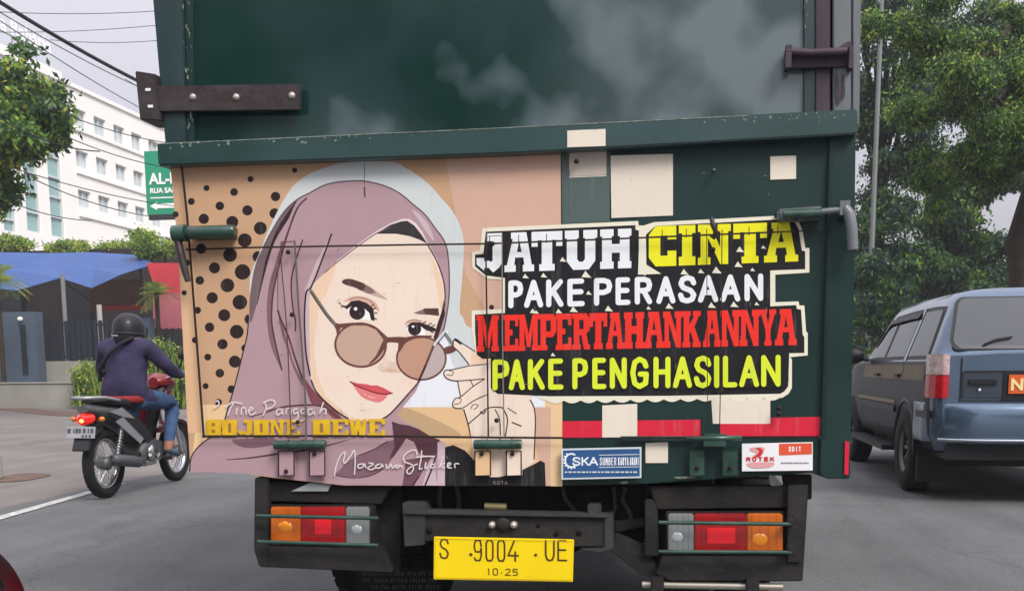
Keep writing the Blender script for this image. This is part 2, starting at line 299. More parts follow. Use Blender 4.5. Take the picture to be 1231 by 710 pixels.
def leafm(n, c):
    if n in _m: return _m[n]
    m = mat(n, c, .5, var=.25, vscale=1.5, spec=.3); N_ = m.node_tree.nodes; Lk = m.node_tree.links; b = N_['Principled BSDF']
    t = N_.new('ShaderNodeBsdfTranslucent'); x = N_.new('ShaderNodeMixShader'); x.inputs[0].default_value = .32; Lk.new(b.inputs['Base Color'].links[0].from_socket, t.inputs[0])
    Lk.new(b.outputs[0], x.inputs[1]); Lk.new(t.outputs[0], x.inputs[2]); Lk.new(x.outputs[0], N_['Material Output'].inputs[0]); return m
L_DK, L_MD, L_LT, L_YL = leafm('leaf_dark', (50, 76, 48)), leafm('leaf_mid', (78, 112, 56)), leafm('leaf_light', (124, 160, 64)), leafm('leaf_yellow', (174, 184, 84))
L_BL = leafm('leaf_bluish', (50, 76, 74))
# ================================================================== SETTING
m = MB(); m.add([(-400, -60, -.012), (400, -60, -.012), (400, 700, -.012), (-400, 700, -.012)], [(0, 1, 2, 3)], apron)
tag(m.build('ground'), kind='structure')
m = MB(); m.add([(-5.2, -60, -.004), (8.2, -60, -.004), (8.2, 600, -.004), (-5.9, 600, -.004), (-5.2, 12, -.004)], [(0, 1, 2, 3, 4)], asphalt)
tag(m.build('road'), kind='structure')
a, b = PG(-60, 639), PG(105, 592)
dv = (b-a).normalized(); nn = Vector((dv.y, -dv.x, 0))*.05
m = MB(); m.add([a-dv*4-nn, b+dv*.7-nn, b+dv*.7+nn, a-dv*4+nn], [(0, 1, 2, 3)], roadpaint)
o = m.build('edge_line'); o.location.z = .002; tag(o, kind='structure')
def blob(name, pts, mt, z): 
    m = MB(); p = [PG(x, y, z) for x, y in smooth_pts(pts, True, 4)]; m.add(p, [list(range(len(p)))], mt); tag(m.build(name, fix=False), kind='structure')
blob('dirt_patch', [(-40, 583), (0, 579), (30, 577), (62, 570), (30, 568), (0, 572), (-40, 575)], dirt, -.006)
blob('dirt_patch', [(-60, 492), (20, 489), (60, 493), (96, 494), (130, 497), (90, 500), (50, 498), (0, 493)], dirt, -.006)
# far kerb and verge on the right hand side
m = MB(); m.box(8.2, 8.5, -20, 400, -.02, .14, concrete); tag(m.build('kerb'), kind='structure')
m = MB(); m.box(8.5, 60, -20, 400, -.02, .12, leafm('verge_green', (58, 72, 44))); tag(m.build('verge'), kind='structure')

# ---- foliage
def leaves(name, clumps, n, size, mts, parent=None, droop=.0, aspect=.45, seed=1, wgt=None):
    """clumps: (centre, (rx, ry, rz)); n leaves in all, spread in sub-tufts through the volume"""
    r = np.random.default_rng(seed); vol = np.array([c[1][0]*c[1][1]*c[1][2] for c in clumps])**.6; vol /= vol.sum(); V = []; MI = []
    for (c, rad), fr in zip(clumps, vol):
        k = int(n*fr); nt_ = max(3, k//26); d = r.normal(size=(nt_, 3)); d /= np.linalg.norm(d, axis=1)[:, None]
        tc = d*(r.random(nt_)**.38)[:, None]*np.array(rad)+np.array(c); ts = np.array(rad).mean()*.2+size*1.2
        ti = r.integers(0, nt_, k); p = tc[ti]+r.normal(size=(k, 3))*ts*np.array([.6, .6, .35])
        dirn = r.normal(size=(k, 3)); dirn[:, 2] -= droop*2; dirn /= np.linalg.norm(dirn, axis=1)[:, None]
        oth = r.normal(size=(k, 3)); oth[:, 2] *= .5; sd_ = np.cross(dirn, oth); sd_ /= np.linalg.norm(sd_, axis=1)[:, None]
        s = (size*(.6+.8*r.random(k)))[:, None]; q0 = p; q1 = p+dirn*s*.5+sd_*s*aspect*.5; q2 = p+dirn*s; q3 = p+dirn*s*.5-sd_*s*aspect*.5
        V.append(np.stack([q0, q1, q2, q3], 1).reshape(-1, 3)); tm = r.choice(len(mts), nt_, p=wgt)
        MI.append(np.where(r.random(k) < .8, tm[ti], r.choice(len(mts), k, p=wgt)))
    V = np.concatenate(V); MI = np.concatenate(MI); k = len(MI)
    me = bpy.data.meshes.new(name); me.vertices.add(4*k); me.vertices.foreach_set('co', V.astype(np.float32).ravel())
    me.loops.add(4*k); me.loops.foreach_set('vertex_index', np.arange(4*k, dtype=np.int32)); me.polygons.add(k)
    me.polygons.foreach_set('loop_start', np.arange(0, 4*k, 4, dtype=np.int32)); me.update(calc_edges=True)
    for mt in mts: me.materials.append(mt)
    me.polygons.foreach_set('material_index', MI.astype(np.int32)); me.validate()
    o = bpy.data.objects.new(name, me); COL.objects.link(o)
    if parent: o.parent = parent; o.matrix_parent_inverse = Matrix.Translation(-WPOS[parent.name])
    return o
def limb(mb, a, b, r0, r1, sag=.3, seed=0, n=7):
    rr = random.Random(seed); a, b = Vector(a), Vector(b); L = (b-a).length; pts = []
    for i in range(n+1):
        t = i/n; p = a.lerp(b, t); p.z += sag*L*.25*math.sin(math.pi*t); p += Vector((rr.uniform(-1, 1), rr.uniform(-1, 1), 0))*L*.02; pts.append(p)
    mb.tube(pts, [r0+(r1-r0)*i/n for i in range(n+1)], bark, 8)
def at(px, py, Y): return PY(px, py, Y)
def tree(name, label, base, top, r0, clumps, n, size, mts, group=None, seed=1, droop=.3, wgt=None, aspect=.45, limbs=8, cat='tree'):
    base = Vector(base); top = Vector(top); t = thing(name, label, cat, base, group)
    mb = MB(); limb(mb, base-Vector((0, 0, .1)), top, r0, r0*.55, 0, seed)
    for i, (c, rad) in enumerate(clumps[:limbs]):
        st = base.lerp(top, .55+.4*random.Random(seed+i).random()); limb(mb, st, Vector(c), r0*.38, r0*.08, .3, seed+i)
        rr = random.Random(seed*7+i)
        for j in range(3): limb(mb, Vector(c).lerp(st, .3), Vector(c)+Vector((rr.uniform(-1, 1)*rad[0], rr.uniform(-1, 1)*rad[1], rr.uniform(-.6, .8)*rad[2]))*.8, r0*.1, r0*.03, .2, seed+j*5+i)
    mb.build('trunk', t); leaves('crown', clumps, n, size, mts, t, droop, aspect, seed, wgt); return t
def C(px, py, Y, rpx, rpy=None, ry=None):    # a clump seen at a pixel, at road distance Y, radius given in pixels
    k = Y/F; return (tuple(at(px, py, Y)), (rpx*k, (ry or rpx*k), (rpy or rpx)*k))

# left side tree, its crown hangs in front of the white building
# right hand trees
def scatter(cl, k, seed, f=.42, dm=1.05):     # break every clump into several small uneven ones
    r = random.Random(seed); out = []
    for c, rad in cl:
        for _ in range(k):
            a, e = r.uniform(0, 6.28), r.uniform(-1, 1); h = math.sqrt(1-e*e); d = r.uniform(.25, dm); s = f*r.uniform(.6, 1.3)
            out.append(((c[0]+rad[0]*d*h*math.cos(a), c[1]+rad[1]*d*h*math.sin(a), c[2]+rad[2]*d*e), (rad[0]*s, rad[1]*s, rad[2]*s*.75)))
    return out
rt = [C(1215, 50, 18, 62, 50), C(1140, 120, 17, 62, 46), C(1215, 140, 19, 50, 50), C(1090, 40, 18, 56, 44), C(1170, 60, 18, 40, 30), C(1280, 100, 18, 70, 80), C(1165, 195, 18, 48, 26), C(1120, 215, 18, 36, 34), C(1200, 190, 18, 40, 24)]
tree('rain_tree', 'large spreading rain tree behind the car with a dark trunk at the right edge', (PY(1226, 430, 19).x, 19, 0), (PY(1226, 430, 19).x+.1, 19.5, 7.5), .24, scatter(rt, 9, 1, .38), 115000, .075, [L_DK, L_MD, L_LT, L_YL], seed=5, droop=.6, wgt=[.34, .34, .24, .08], aspect=.36, limbs=16)
rt = [C(1060, 30, 25, 50, 56), C(1070, 150, 26, 46, 56), C(1050, 260, 26, 44, 60), C(1110, 90, 27, 50, 50), C(1090, 300, 26, 56, 50), C(1010, 120, 27, 60, 100), C(1160, 110, 27, 56, 60), C(1058, 325, 22.5, 36, 36), C(1046, 390, 22.5, 34, 34), C(1060, 360, 25, 40, 40), C(1110, 200, 28, 50, 50), C(1170, 20, 27, 40, 26), C(1220, 80, 28, 50, 50), C(1210, 160, 28, 40, 40)]
tree('roadside_tree', 'dark bluish green tree standing close to the right side of the truck', (PY(1044, 430, 27).x, 27, 0), (PY(1050, 430, 27).x, 27, 7), .24, scatter(rt, 9, 2, .36), 76000, .12, [L_DK, L_BL, L_MD, L_LT], seed=8, droop=.6, wgt=[.42, .3, .2, .08], aspect=.4, limbs=16)
rt = [C(1140, 290, 31, 54, 34), C(1190, 320, 32, 50, 26), C(1110, 345, 31, 46, 30), C(1150, 235, 31, 34, 30), C(1215, 210, 30, 30, 16), C(1230, 350, 33, 34, 24), C(1170, 360, 31, 40, 20)]
tree('roadside_tree', 'leaning tree with a thick brown limb above the car roof', (PY(1098, 430, 31).x, 31, 0), tuple(at(1150, 240, 31)), .3, scatter(rt, 8, 3), 50000, .15, [L_DK, L_MD, L_LT, L_BL], seed=11, droop=.4, wgt=[.4, .3, .15, .15], limbs=10)
tree('street_tree', 'dense green tree at the left edge in front of the white hotel', (-15.5, 18, 0), (-15.3, 18.3, 6.2), .22,
     scatter([C(-20, 130, 18, 55, 60), C(30, 105, 18, 34, 34), C(20, 160, 17.5, 50, 44), C(60, 150, 18, 20, 26), C(-10, 215, 18, 34, 40), C(-80, 120, 18.5, 60, 60)], 12, 9, .40, 1.35), 44000, .13, [L_DK, L_MD, L_LT, L_YL], limbs=12, seed=3, wgt=[.3, .4, .2, .1])
for i, (px, py, Y, h, lab) in enumerate([(1050, 400, 44, 7, 'dark tree in the distance just right of the truck'), (1120, 380, 52, 8, 'pale green tree in the distance above the car roof'),
        (1190, 360, 66, 10, 'hazy tree far off above the rear of the car'), (960, 330, 60, 12, 'distant tree mostly hidden behind the right side of the truck'), (1260, 340, 60, 12, 'distant tree beyond the right edge trunk')]):
    g = at(px, py, Y); x = g.x; z = g.z
    tree('distant_tree', lab, (x, Y, 0), (x+.4, Y, max(3, z)), .25, [((x, Y, max(3, z)-.5), (2.6, 2, 1.7)), ((x+1.8, Y, max(3, z)+.7), (2, 2, 1.5)), ((x-1.8, Y+1, max(3, z)+.4), (2, 2, 1.4)), ((x, Y, 1.6), (2.6, 1.5, 1.4))],
         7000, .34, [L_DK, L_MD, L_LT, L_BL] if i != 1 else [L_MD, L_LT, L_YL], group='distant trees on the right', seed=20+i, limbs=3)
for i in range(7):
    x, y = -13-(i % 2)*3, 62+i*17
    tree('distant_tree', '%s street tree far down the left side of the road, behind the truck' % ('nearest', 'second nearest', 'third', 'fourth', 'fifth', 'sixth', 'farthest')[i], (x, y, 0), (x, y, 4), .25, [((x, y, 5.5), (3, 3, 2)), ((x+2, y, 4.6), (2, 2, 1.4)), ((x-2, y, 4.8), (2, 2, 1.4))], 3000, .5, [L_DK, L_MD, L_LT], group='street trees far down the left side', seed=120+i, limbs=3)
tg = leaves('hedge_mass', [((7.8+(i % 3)*1.3, 34+i*3.4, 1.0), (1.6, 2.2, 1.2)) for i in range(12)], 16000, .22, [L_DK, L_MD, L_LT], seed=40)
tag(tg, 'dark green shrubbery along the right verge under the trees', 'shrubs', kind='stuff')
# trees across the road behind the camera: the cargo doors mirror them against the sky
for i, (x, y, h, s) in enumerate([(-13, -17, 9, 3.0), (-6.5, -24, 12, 3.6), (-16, -30, 14, 4), (9.5, -19, 8, 2.6)]):
    tree('street_tree', '%s tree on the roadside behind the viewpoint' % ('nearer left', 'tall middle', 'farthest left', 'small right')[i], (x, y, 0), (x, y, h-2), .3, [((x, y, h), (s, s, s*.8)), ((x+2.2, y+1, h-1.5), (s*.7, s*.7, s*.5)), ((x-2.2, y, h-1), (s*.7, s*.7, s*.6)), ((x, y, h-3), (s*.8, s*.8, s*.5))], 6000, .45, [L_DK, L_MD], group='trees behind the viewpoint', seed=60+i, limbs=4)

# ---- lamp pole on the right
t = thing('lamp_pole', 'tall thin grey pole among the trees right of the truck', 'lamp post', (PG(1052, 488).x, 24, 0))
px_ = PY(1052, 200, 24).x; WPOS[t.name] = Vector((px_, 24, 0)); t.location = (px_, 24, 0)
gm = mat('galvanised_grey', (120, 124, 124), .6, var=.1)
m = MB(); m.tube([(px_, 24, 0), (px_, 24, 4), (px_, 24, 9)], [.065, .055, .045], gm, 12); m.build('pole', t)
m = MB(); m.tube([(px_, 24, 8.8), (px_-.6, 24, 9.5), (px_-1.8, 24, 9.8)], .04, gm, 8); m.box(px_-2.5, px_-1.7, 23.85, 24.15, 9.74, 9.86, gm); m.build('lamp_arm', t)
m = MB(); m.box(px_-.16, px_+.16, 23.84, 24.16, 0, .25, concrete); m.build('base', t)

# ---- white hotel along the left side
def holes_wall(m, X, ys, zs, holes, thick, mt):
    Y = sorted(set([ys[0], ys[1]]+[h[0] for h in holes]+[h[1] for h in holes])); Z = sorted(set([zs[0], zs[1]]+[h[2] for h in holes]+[h[3] for h in holes]))
    for i in range(len(Y)-1):
        for j in range(len(Z)-1):
            yc, zc = (Y[i]+Y[i+1])/2, (Z[j]+Z[j+1])/2
            if any(h[0] < yc < h[1] and h[2] < zc < h[3] for h in holes): continue
            m.add([(X, Y[i], Z[j]), (X, Y[i+1], Z[j]), (X, Y[i+1], Z[j+1]), (X, Y[i], Z[j+1])], [(0, 1, 2, 3)], mt)
    for (a, b, c, d) in holes:
        m.add([(X, a, c), (X, b, c), (X, b, d), (X, a, d), (X-thick, a, c), (X-thick, b, c), (X-thick, b, d), (X-thick, a, d)], [(0, 1, 5, 4), (1, 2, 6, 5), (2, 3, 7, 6), (3, 0, 4, 7)], mt)
HX = -30.0
hotel = thing('hotel_building', 'tall white building with rows of small windows behind the blue awning', 'building', (HX-8, 50, 0))
def hy(px, py): p = PX(px, py, HX); return p.y, p.z
hol = []; wins = []
rowz = [(hy(94, 153)[1], hy(94, 131)[1]), (hy(96, 201)[1], hy(96, 181)[1]), (hy(97, 248)[1], hy(97, 228)[1])]
cols = [(92, 107), (116, 130), (139, 152), (160, 172), (180, 192)]
for (z0, z1) in rowz:
    for (a, b) in cols:
        y0, y1 = hy(a, 200)[0], hy(b, 200)[0]; wins.append((y0, y1, z0, z1))
for k in range(5):                       # further columns that the truck hides from here
    for (z0, z1) in rowz: wins.append((60+k*2.4, 61.1+k*2.4, z0, z1))
strips = [(hy(0-20, 200)[0], hy(-6, 200)[0], 7.6, 11.4), (hy(2, 230)[0], hy(18, 230)[0], 7.2, 10.0), (hy(30, 230)[0], hy(48, 230)[0], 7.4, 12.0), (hy(59, 230)[0], hy(76, 230)[0], 7.4, 12.2)]
m = MB(); holes_wall(m, HX, (24, 78), (0, 14.9), wins+strips, .25, white_wall)
m.box(HX-16, HX-.3, 24, 78, 0, 14.9, white_wall); m.add([(HX, 24, 0), (HX-.3, 24, 0), (HX-.3, 24, 14.9), (HX, 24, 14.9)], [(0, 1, 2, 3)], white_wall)
m.build('wall', hotel, fix=False)
m = MB(); m.box(HX-.4, HX+.12, 24, 46.6, 14.9, 15.35, white_wall); m.box(HX-.4, HX+.1, 46.6, 78, 14.9, 15.1, white_wall); m.box(HX-16, HX-.42, 24, 78, 14.9, 15.0, white_wall); m.build('roof', hotel)
for z in (13.0, 10.9, 8.8):
    m = MB(); m.box(HX+.003, HX+.09, 47.5, 78, z-.12, z+.03, white_wall); m.build('ledge', hotel)
for (a, b, c, d) in wins:
    f = MB(); e = .06
    for (y0, y1, z0, z1) in ((a, a+e, c, d), (b-e, b, c, d), (a+e, b-e, c, c+e), (a+e, b-e, d-e, d), ((a+b)/2-e/2, (a+b)/2+e/2, c+e, d-e)): f.box(HX-.2, HX-.12, y0, y1, z0, z1, alu)
    fo = f.build('window', hotel); g = MB(); g.box(HX-.24, HX-.21, a, b, c, d, winglass); g.build('pane', fo)
for (a, b, c, d) in strips:
    f = MB(); n = 5
    for i in range(n+1): z = c+(d-c-.08)*i/n; f.box(HX-.2, HX-.1, a, b, z, z+.08, alu)
    for y in (a, b-.08): f.box(HX-.205, HX-.09, y, y+.08, c, d, alu)
    fo = f.build('window', hotel); g = MB(); g.box(HX-.24, HX-.21, a, b, c, d, stairglass); g.build('pane', fo)
# rooftop sign on a rail
rs = thing('rooftop_sign', 'white rooftop lettering on a rail above the white building', 'sign', (HX-.2, 41, 15.3))
sgw = mat('sign_white', (245, 245, 245), .6)
p0, p1 = PX(0, 38, HX-.2), PX(60, 67, HX-.2)
m = MB(); m.tube([(HX-.2, 36, p0.z+.05), (HX-.2, 45.6, p0.z+.05)], .035, gm, 6)
for y in (38, 40, 42, 43.4, 44.6): m.tube([(HX-.2, y, 15.3), (HX-.2, y, p0.z+.05)], .03, gm, 6)
m.build('rail', rs)
mw = Matrix.Translation((HX-.15, PX(-3, 30, HX).y, p0.z+.1)) @ Matrix(((0, 0, 1), (1, 0, 0), (0, 1, 0))).to_4x4()
txt('ra Raharja', 1.0, sgw, rs, 'lettering', mw, offset=.02)
# ---- green signboard partly hidden by the truck
sg = thing('green_signboard', 'green signboard with white lettering just left of the truck', 'sign', (PY(190, 257, 26).x, 26, 0))
green = mat('sign_green', (44, 146, 112), .5); cA, cB, cC, cD = PY(173, 182, 26), PY(240, 182, 26), PY(240, 256, 26), PY(173, 256, 26)
xl, xr, zt, zb = cA.x, cB.x, cA.z, cC.z
m = MB(); m.box(xl, xr, 26, 26.12, zb, zt, green); m.build('board', sg)
m = MB(); m.box(xl+.04, xr, 26.001, 26.1, zb-.14, zb-.002, mat('dark_steel', (52, 55, 58), .5)); m.box(xr-.5, xr-.3, 26.13, 26.3, 0, zt, _m['dark_steel']); m.build('frame', sg)
R90 = Matrix.Rotation(math.pi/2, 4, 'X')
txt('AL-HI', .40, sgw, sg, 'lettering', Matrix.Translation((xl+.12, 25.985, zb+.80)) @ R90, offset=.012)
txt('RUA SAK', .19, sgw, sg, 'lettering', Matrix.Translation((xl+.12, 25.985, zb+.56)) @ R90, offset=.006)
m = MB(); z = zb+.22; m.prism([(xl+.1, 25.99, z), (xl+.3, 25.99, z+.11), (xl+.3, 25.99, z+.06), (xl+.9, 25.99, z+.06), (xl+.9, 25.99, z-.06), (xl+.3, 25.99, z-.06), (xl+.3, 25.99, z-.11)], (0, .008, 0), sgw); m.build('arrow', sg)
m = MB(); m.box(xl+.12, xl+1.1, 25.99, 25.998, zb+.42, zb+.45, sgw); m.build('lettering', sg)

# ---- overhead cables
blk = mat('cable_black', (38, 38, 44), .6)
def cable(p, r, label, name='overhead_cable', sag=.25, group='thin overhead cables'):
    a, b = Vector(p[0]), Vector(p[1]); pts = []
    for i in range(17): t = i/16; q_ = a.lerp(b, t); q_.z -= sag*4*t*(1-t); pts.append(q_)
    m = MB(); m.tube(pts, r, blk, 6); return tag(m.build(name), label, 'cable', group)
cable((at(-120, -76, 14), at(196, 112, 20)), .034, 'thick black cable running down to the left edge of the truck', sag=.12, group=None)
cab = [((0, 15, 20), (230, 130, 30), 'thin cable just above the rooftop lettering'), ((0, 25, 20), (230, 160, 32), 'thin cable crossing the rooftop lettering'), ((150, 95, 34), (230, 124, 36), 'short thin cable over the end of the white roof'),
       ((-40, 12, 30), (230, 10, 34), 'highest faint cable across the sky'), ((-40, 38, 34), (230, 26, 36), 'second faint cable across the sky'), ((60, 48, 34), (230, 44, 36), 'third faint cable across the sky'),
       ((-20, 130, 15), (120, 182, 17), 'pale cable crossing the left tree crown'), ((60, 130, 22), (230, 175, 26), 'thin cable across the upper hotel windows'), ((70, 160, 22), (230, 205, 26), 'thin cable across the middle hotel windows'),
       ((-20, 190, 20), (230, 250, 26), 'thin cable across the glass stair strips'), ((-20, 228, 20), (110, 265, 24), 'lowest thin cable left of the lower hotel windows'), ((40, 215, 20), (200, 262, 24), 'thin cable sagging in front of the lower windows')]
for (a, b, lab) in cab: cable((at(*a), at(*b)), .011, lab, sag=.15)

# ---- left roadside: low barrier, pillars, fence, bushes, awning, banner
m = MB(); x0, x1 = PY(-80, 470, 25).x, PY(240, 470, 25).x
m.box(x0, x1, 25, 25.35, -.05, .66, concrete); m.box(x0, x1, 24.97, 25.38, .66, .70, mat('concrete_cap', (150, 148, 142), .85, var=.1))
tag(m.build('low_wall', bevel=.01), 'low pale concrete wall along the left roadside', 'wall')
def zY(py, Y, px=60): return PY(px, py, Y).z
def xY(px, Y, py=430): return PY(px, py, Y).x
m = MB(); m.box(xY(44, 28), xY(240, 28), 28.05, 28.3, 0, zY(434, 28), concrete); tag(m.build('boundary_wall', bevel=.01), 'grey plinth wall below the dark picket fence', 'wall')
gp = thing('gate_pillar', 'wide blue grey gate pillar at the far left', 'pillar', (xY(0, 27.6), 27.6, 0))
zt = zY(374, 27.6); m = MB(); m.box(xY(-60, 27.6), xY(45, 27.6), 27.6, 28.0, 0, zt, bluegrey); m.build('body', gp, bevel=.01)
m = MB(); m.box(xY(27, 27.6), xY(33, 27.6), 27.57, 27.605, .9, zY(390, 27.6), mat('slot_dark', (30, 36, 44), .7)); m.build('slot', gp)
lampm = mat('lamp_white', (240, 240, 235), .4)
m = MB(); m.ball((xY(30, 27.6), 27.5, zY(383, 27.6)), .08, .08, .07, lampm); m.build('lamp', gp)
gp = thing('gate_pillar', 'narrow blue grey pillar behind the motorcyclist helmet', 'pillar', (xY(172, 27.8), 27.8, 0))
m = MB(); m.box(xY(162, 27.8), xY(184, 27.8), 27.7, 28.02, 0, zY(384, 27.8), bluegrey); m.build('body', gp, bevel=.01)
m = MB(); m.box(xY(175, 27.7), xY(180, 27.7), 27.68, 27.705, 1.0, zY(395, 27.7), _m['slot_dark']); m.build('slot', gp)
m = MB(); m.ball((xY(166, 27.6), 27.6, zY(386, 27.6)), .09, .09, .08, lampm); m.build('lamp', gp)
fn = thing('picket_fence', 'dark blue grey picket fence between the two gate pillars', 'fence', (xY(100, 28), 28.2, 0))
xa, xb = xY(46, 28.2), xY(162, 28.2); zb_, zt_ = zY(434, 28.2), zY(386, 28.2); n = 17
for i in range(n):
    x = xa+(xb-xa)*(i+.5)/n; m = MB(); m.box(x-.055, x+.055, 28.13, 28.17, zb_+.02, zt_, fencem); m.build('slat', fn)
m = MB(); m.box(xa, xb, 28.18, 28.23, zb_+.1, zb_+.17, fencem); m.box(xa, xb, 28.18, 28.23, zt_-.15, zt_-.08, fencem); m.build('rail', fn)
fn = thing('picket_fence', 'short dark picket fence under the pink banner', 'fence', (xY(205, 28), 28.2, 0))
xa, xb = xY(185, 28.2), xY(250, 28.2); zt2 = zY(396, 28.2)
for i in range(9):
    x = xa+(xb-xa)*(i+.5)/9; m = MB(); m.box(x-.03, x+.03, 28.13, 28.17, zb_+.02, zt2, fencem); m.build('slat', fn)
m = MB(); m.box(xa, xb, 28.18, 28.23, zt2-.12, zt2-.07, fencem); m.build('rail', fn)
# dark shop front below the awning
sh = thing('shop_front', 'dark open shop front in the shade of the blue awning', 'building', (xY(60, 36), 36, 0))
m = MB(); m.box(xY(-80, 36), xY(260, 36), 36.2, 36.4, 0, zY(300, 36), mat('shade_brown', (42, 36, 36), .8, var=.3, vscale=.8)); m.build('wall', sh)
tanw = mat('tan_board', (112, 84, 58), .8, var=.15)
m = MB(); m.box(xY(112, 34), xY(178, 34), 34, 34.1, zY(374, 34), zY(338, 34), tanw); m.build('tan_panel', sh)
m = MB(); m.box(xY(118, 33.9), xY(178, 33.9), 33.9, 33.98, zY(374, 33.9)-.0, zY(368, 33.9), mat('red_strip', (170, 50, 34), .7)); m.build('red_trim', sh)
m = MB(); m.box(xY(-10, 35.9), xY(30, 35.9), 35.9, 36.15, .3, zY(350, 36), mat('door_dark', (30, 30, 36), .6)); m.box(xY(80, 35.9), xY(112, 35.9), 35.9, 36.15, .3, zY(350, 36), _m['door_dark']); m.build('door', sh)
aw = thing('tarpaulin_awning', 'blue tarpaulin awning with a sagging front edge', 'awning', (xY(80, 31), 31, 0))
tarp = mat('blue_tarpaulin', (52, 84, 142), .6, var=.14, vscale=1.2, bump=.4, bscale=3)
top = [(-60, 300, 34), (0, 303, 34), (60, 304, 34), (110, 303, 34), (160, 306, 34), (184, 316, 34)]
bot = [(-60, 340, 30), (20, 349, 30), (72, 334, 30), (110, 346, 30), (145, 330, 30), (176, 320, 31)]
mid = [((a[0]+b[0])/2+(3 if i % 2 else -2), (a[1]+b[1])/2-(2 if i % 2 else -3), 32) for i, (a, b) in enumerate(zip(top, bot))]
m = MB(); vs = [tuple(at(*p)) for r_ in (top, mid, bot) for p in r_]+[(v[0], v[1], v[2]-.02) for v in [tuple(at(*p)) for r_ in (top, mid, bot) for p in r_]]
fs = [(r_*6+i, r_*6+i+1, r_*6+7+i, r_*6+6+i) for r_ in range(2) for i in range(5)]; fs += [tuple(18+x for x in f) for f in fs]
m.add(vs, fs, tarp); m.build('tarpaulin', aw)
m = MB(); m.tube([at(75, 334, 29.9)-Vector((0, 0, 9)), at(75, 330, 29.9)], .07, gm, 8)
m.v = [(x, y, max(z, 0)) for x, y, z in m.v]; m.build('post', aw)
m = MB(); m.tube([at(76, 338, 29.9), at(112, 364, 31)], .03, blk, 6); m.build('rope', aw)
m = MB(); pw = at(119, 366, 29); m.tube([(pw.x, pw.y, 0), pw], .08, mat('pale_pipe', (170, 168, 165), .6), 8); tag(m.build('white_post'), 'short white post behind the picket fence', 'post')
bn = thing('banner', 'red and pink banner hanging behind the bushes beside the truck', 'banner', (xY(200, 29), 29, 0))
m = MB(); m.prism([at(176, 316, 29), at(260, 316, 29), at(260, 352, 29), at(188, 352, 29)], (0, .02, 0), mat('banner_red', (196, 62, 72), .7, var=.1)); m.build('upper_panel', bn)
m = MB(); m.prism([at(184, 352.2, 29), at(260, 352.2, 29), at(260, 395, 29), at(184, 395, 29)], (0, .02, 0), mat('banner_pink', (190, 108, 118), .7, var=.1)); m.build('lower_panel', bn)
m = MB(); m.tube([(xY(250, 29.1), 29.1, 0), (xY(250, 29.1), 29.1, 3.9)], .05, gm, 8); m.build('post', bn)
def grass_plant(name, label, px, py, Y, w_, h_, n, mts, seed, group=None):
    r = random.Random(seed); c = at(px, py, Y); t = thing(name, label, 'plant', (c.x, Y, 0), group); m = MB()
    for i in range(n//3):
        x = c.x+r.uniform(-w_, w_); y = Y+r.uniform(-.25, .25); hh = h_*r.uniform(.55, 1); a = r.uniform(0, 6.28); k = r.uniform(.1, .35)*hh; z0 = r.uniform(0, .5)*hh*.8
        dx, dy = math.cos(a)*k, math.sin(a)*k; wx, wy = -math.sin(a)*.022, math.cos(a)*.022; mt = r.choice(mts)
        m.add([(x-wx, y-wy, z0), (x+wx, y+wy, z0), (x+dx*.4+wx, y+dy*.4+wy, z0+(hh-z0)*.6), (x+dx*.4-wx, y+dy*.4-wy, z0+(hh-z0)*.6), (x+dx, y+dy, hh)], [(0, 1, 2, 3), (3, 2, 4)], mt)
    m.build('blades', t, fix=False)
    leaves('foliage', [((c.x+w_*r.uniform(-.7, .7), Y+r.uniform(-.1, .1), h_*f), (w_*.5, .22, h_*.2)) for f in (.2, .4, .55, .7, .8) for _ in range(3)], int(n*5), .09, mts, t, 0, .4, seed); return t
grass_plant('bush', 'bright green bushy plant left of the motorcyclist', 103, 440, 24.7, .36, 1.3, 420, [L_MD, L_LT, L_YL], 1)
grass_plant('bush', 'tall green bush between the motorcyclist and the truck', 198, 440, 24.6, .5, 1.8, 800, [L_MD, L_LT, L_DK, L_YL], 2)
def palm(label, px, py, Y, r_, n, seed, mts, cat='plant'):
    r = random.Random(seed); c = at(px, py, Y); t = thing('fan_palm', label, cat, (c.x, Y, 0), 'leafy tops behind the awning'); m = MB(); m.tube([(c.x, Y, 0), (c.x, Y, c.z)], .07, bark, 7); m.build('trunk', t); m = MB()
    for i in range(n):
        a = r.uniform(0, 6.28); el = r.uniform(-.5, 1.2); d_ = Vector((math.cos(a)*math.cos(el), math.sin(a)*math.cos(el), math.sin(el))); sd_ = d_.cross(Vector((0, 0, 1))).normalized()
        L = r_*r.uniform(.6, 1); mt = r.choice(mts); P_ = [c+d_*L*s-Vector((0, 0, .45*L*s*s)) for s in (0, .35, .7, 1)]
        for k in range(3):
            for e in range(4):
                for sgn in (-1, 1):
                    b0 = P_[k].lerp(P_[k+1], e/4); tip = b0+sd_*sgn*L*.26+d_*L*.16-Vector((0, 0, .08*L)); m.add([b0, b0+d_*L*.035, tip], [(0, 1, 2)], mt)
    m.build('frond', t, fix=False)
for i, (px, py, Y, r_, n, lab) in enumerate([(188, 352, 28, .75, 40, 'palm fronds over the red banner'), (-4, 335, 26, 1.0, 60, 'palm fronds at the left edge below the tree')]):
    palm(lab, px, py, Y, r_, n, 70+i, [L_MD, L_LT, L_YL])
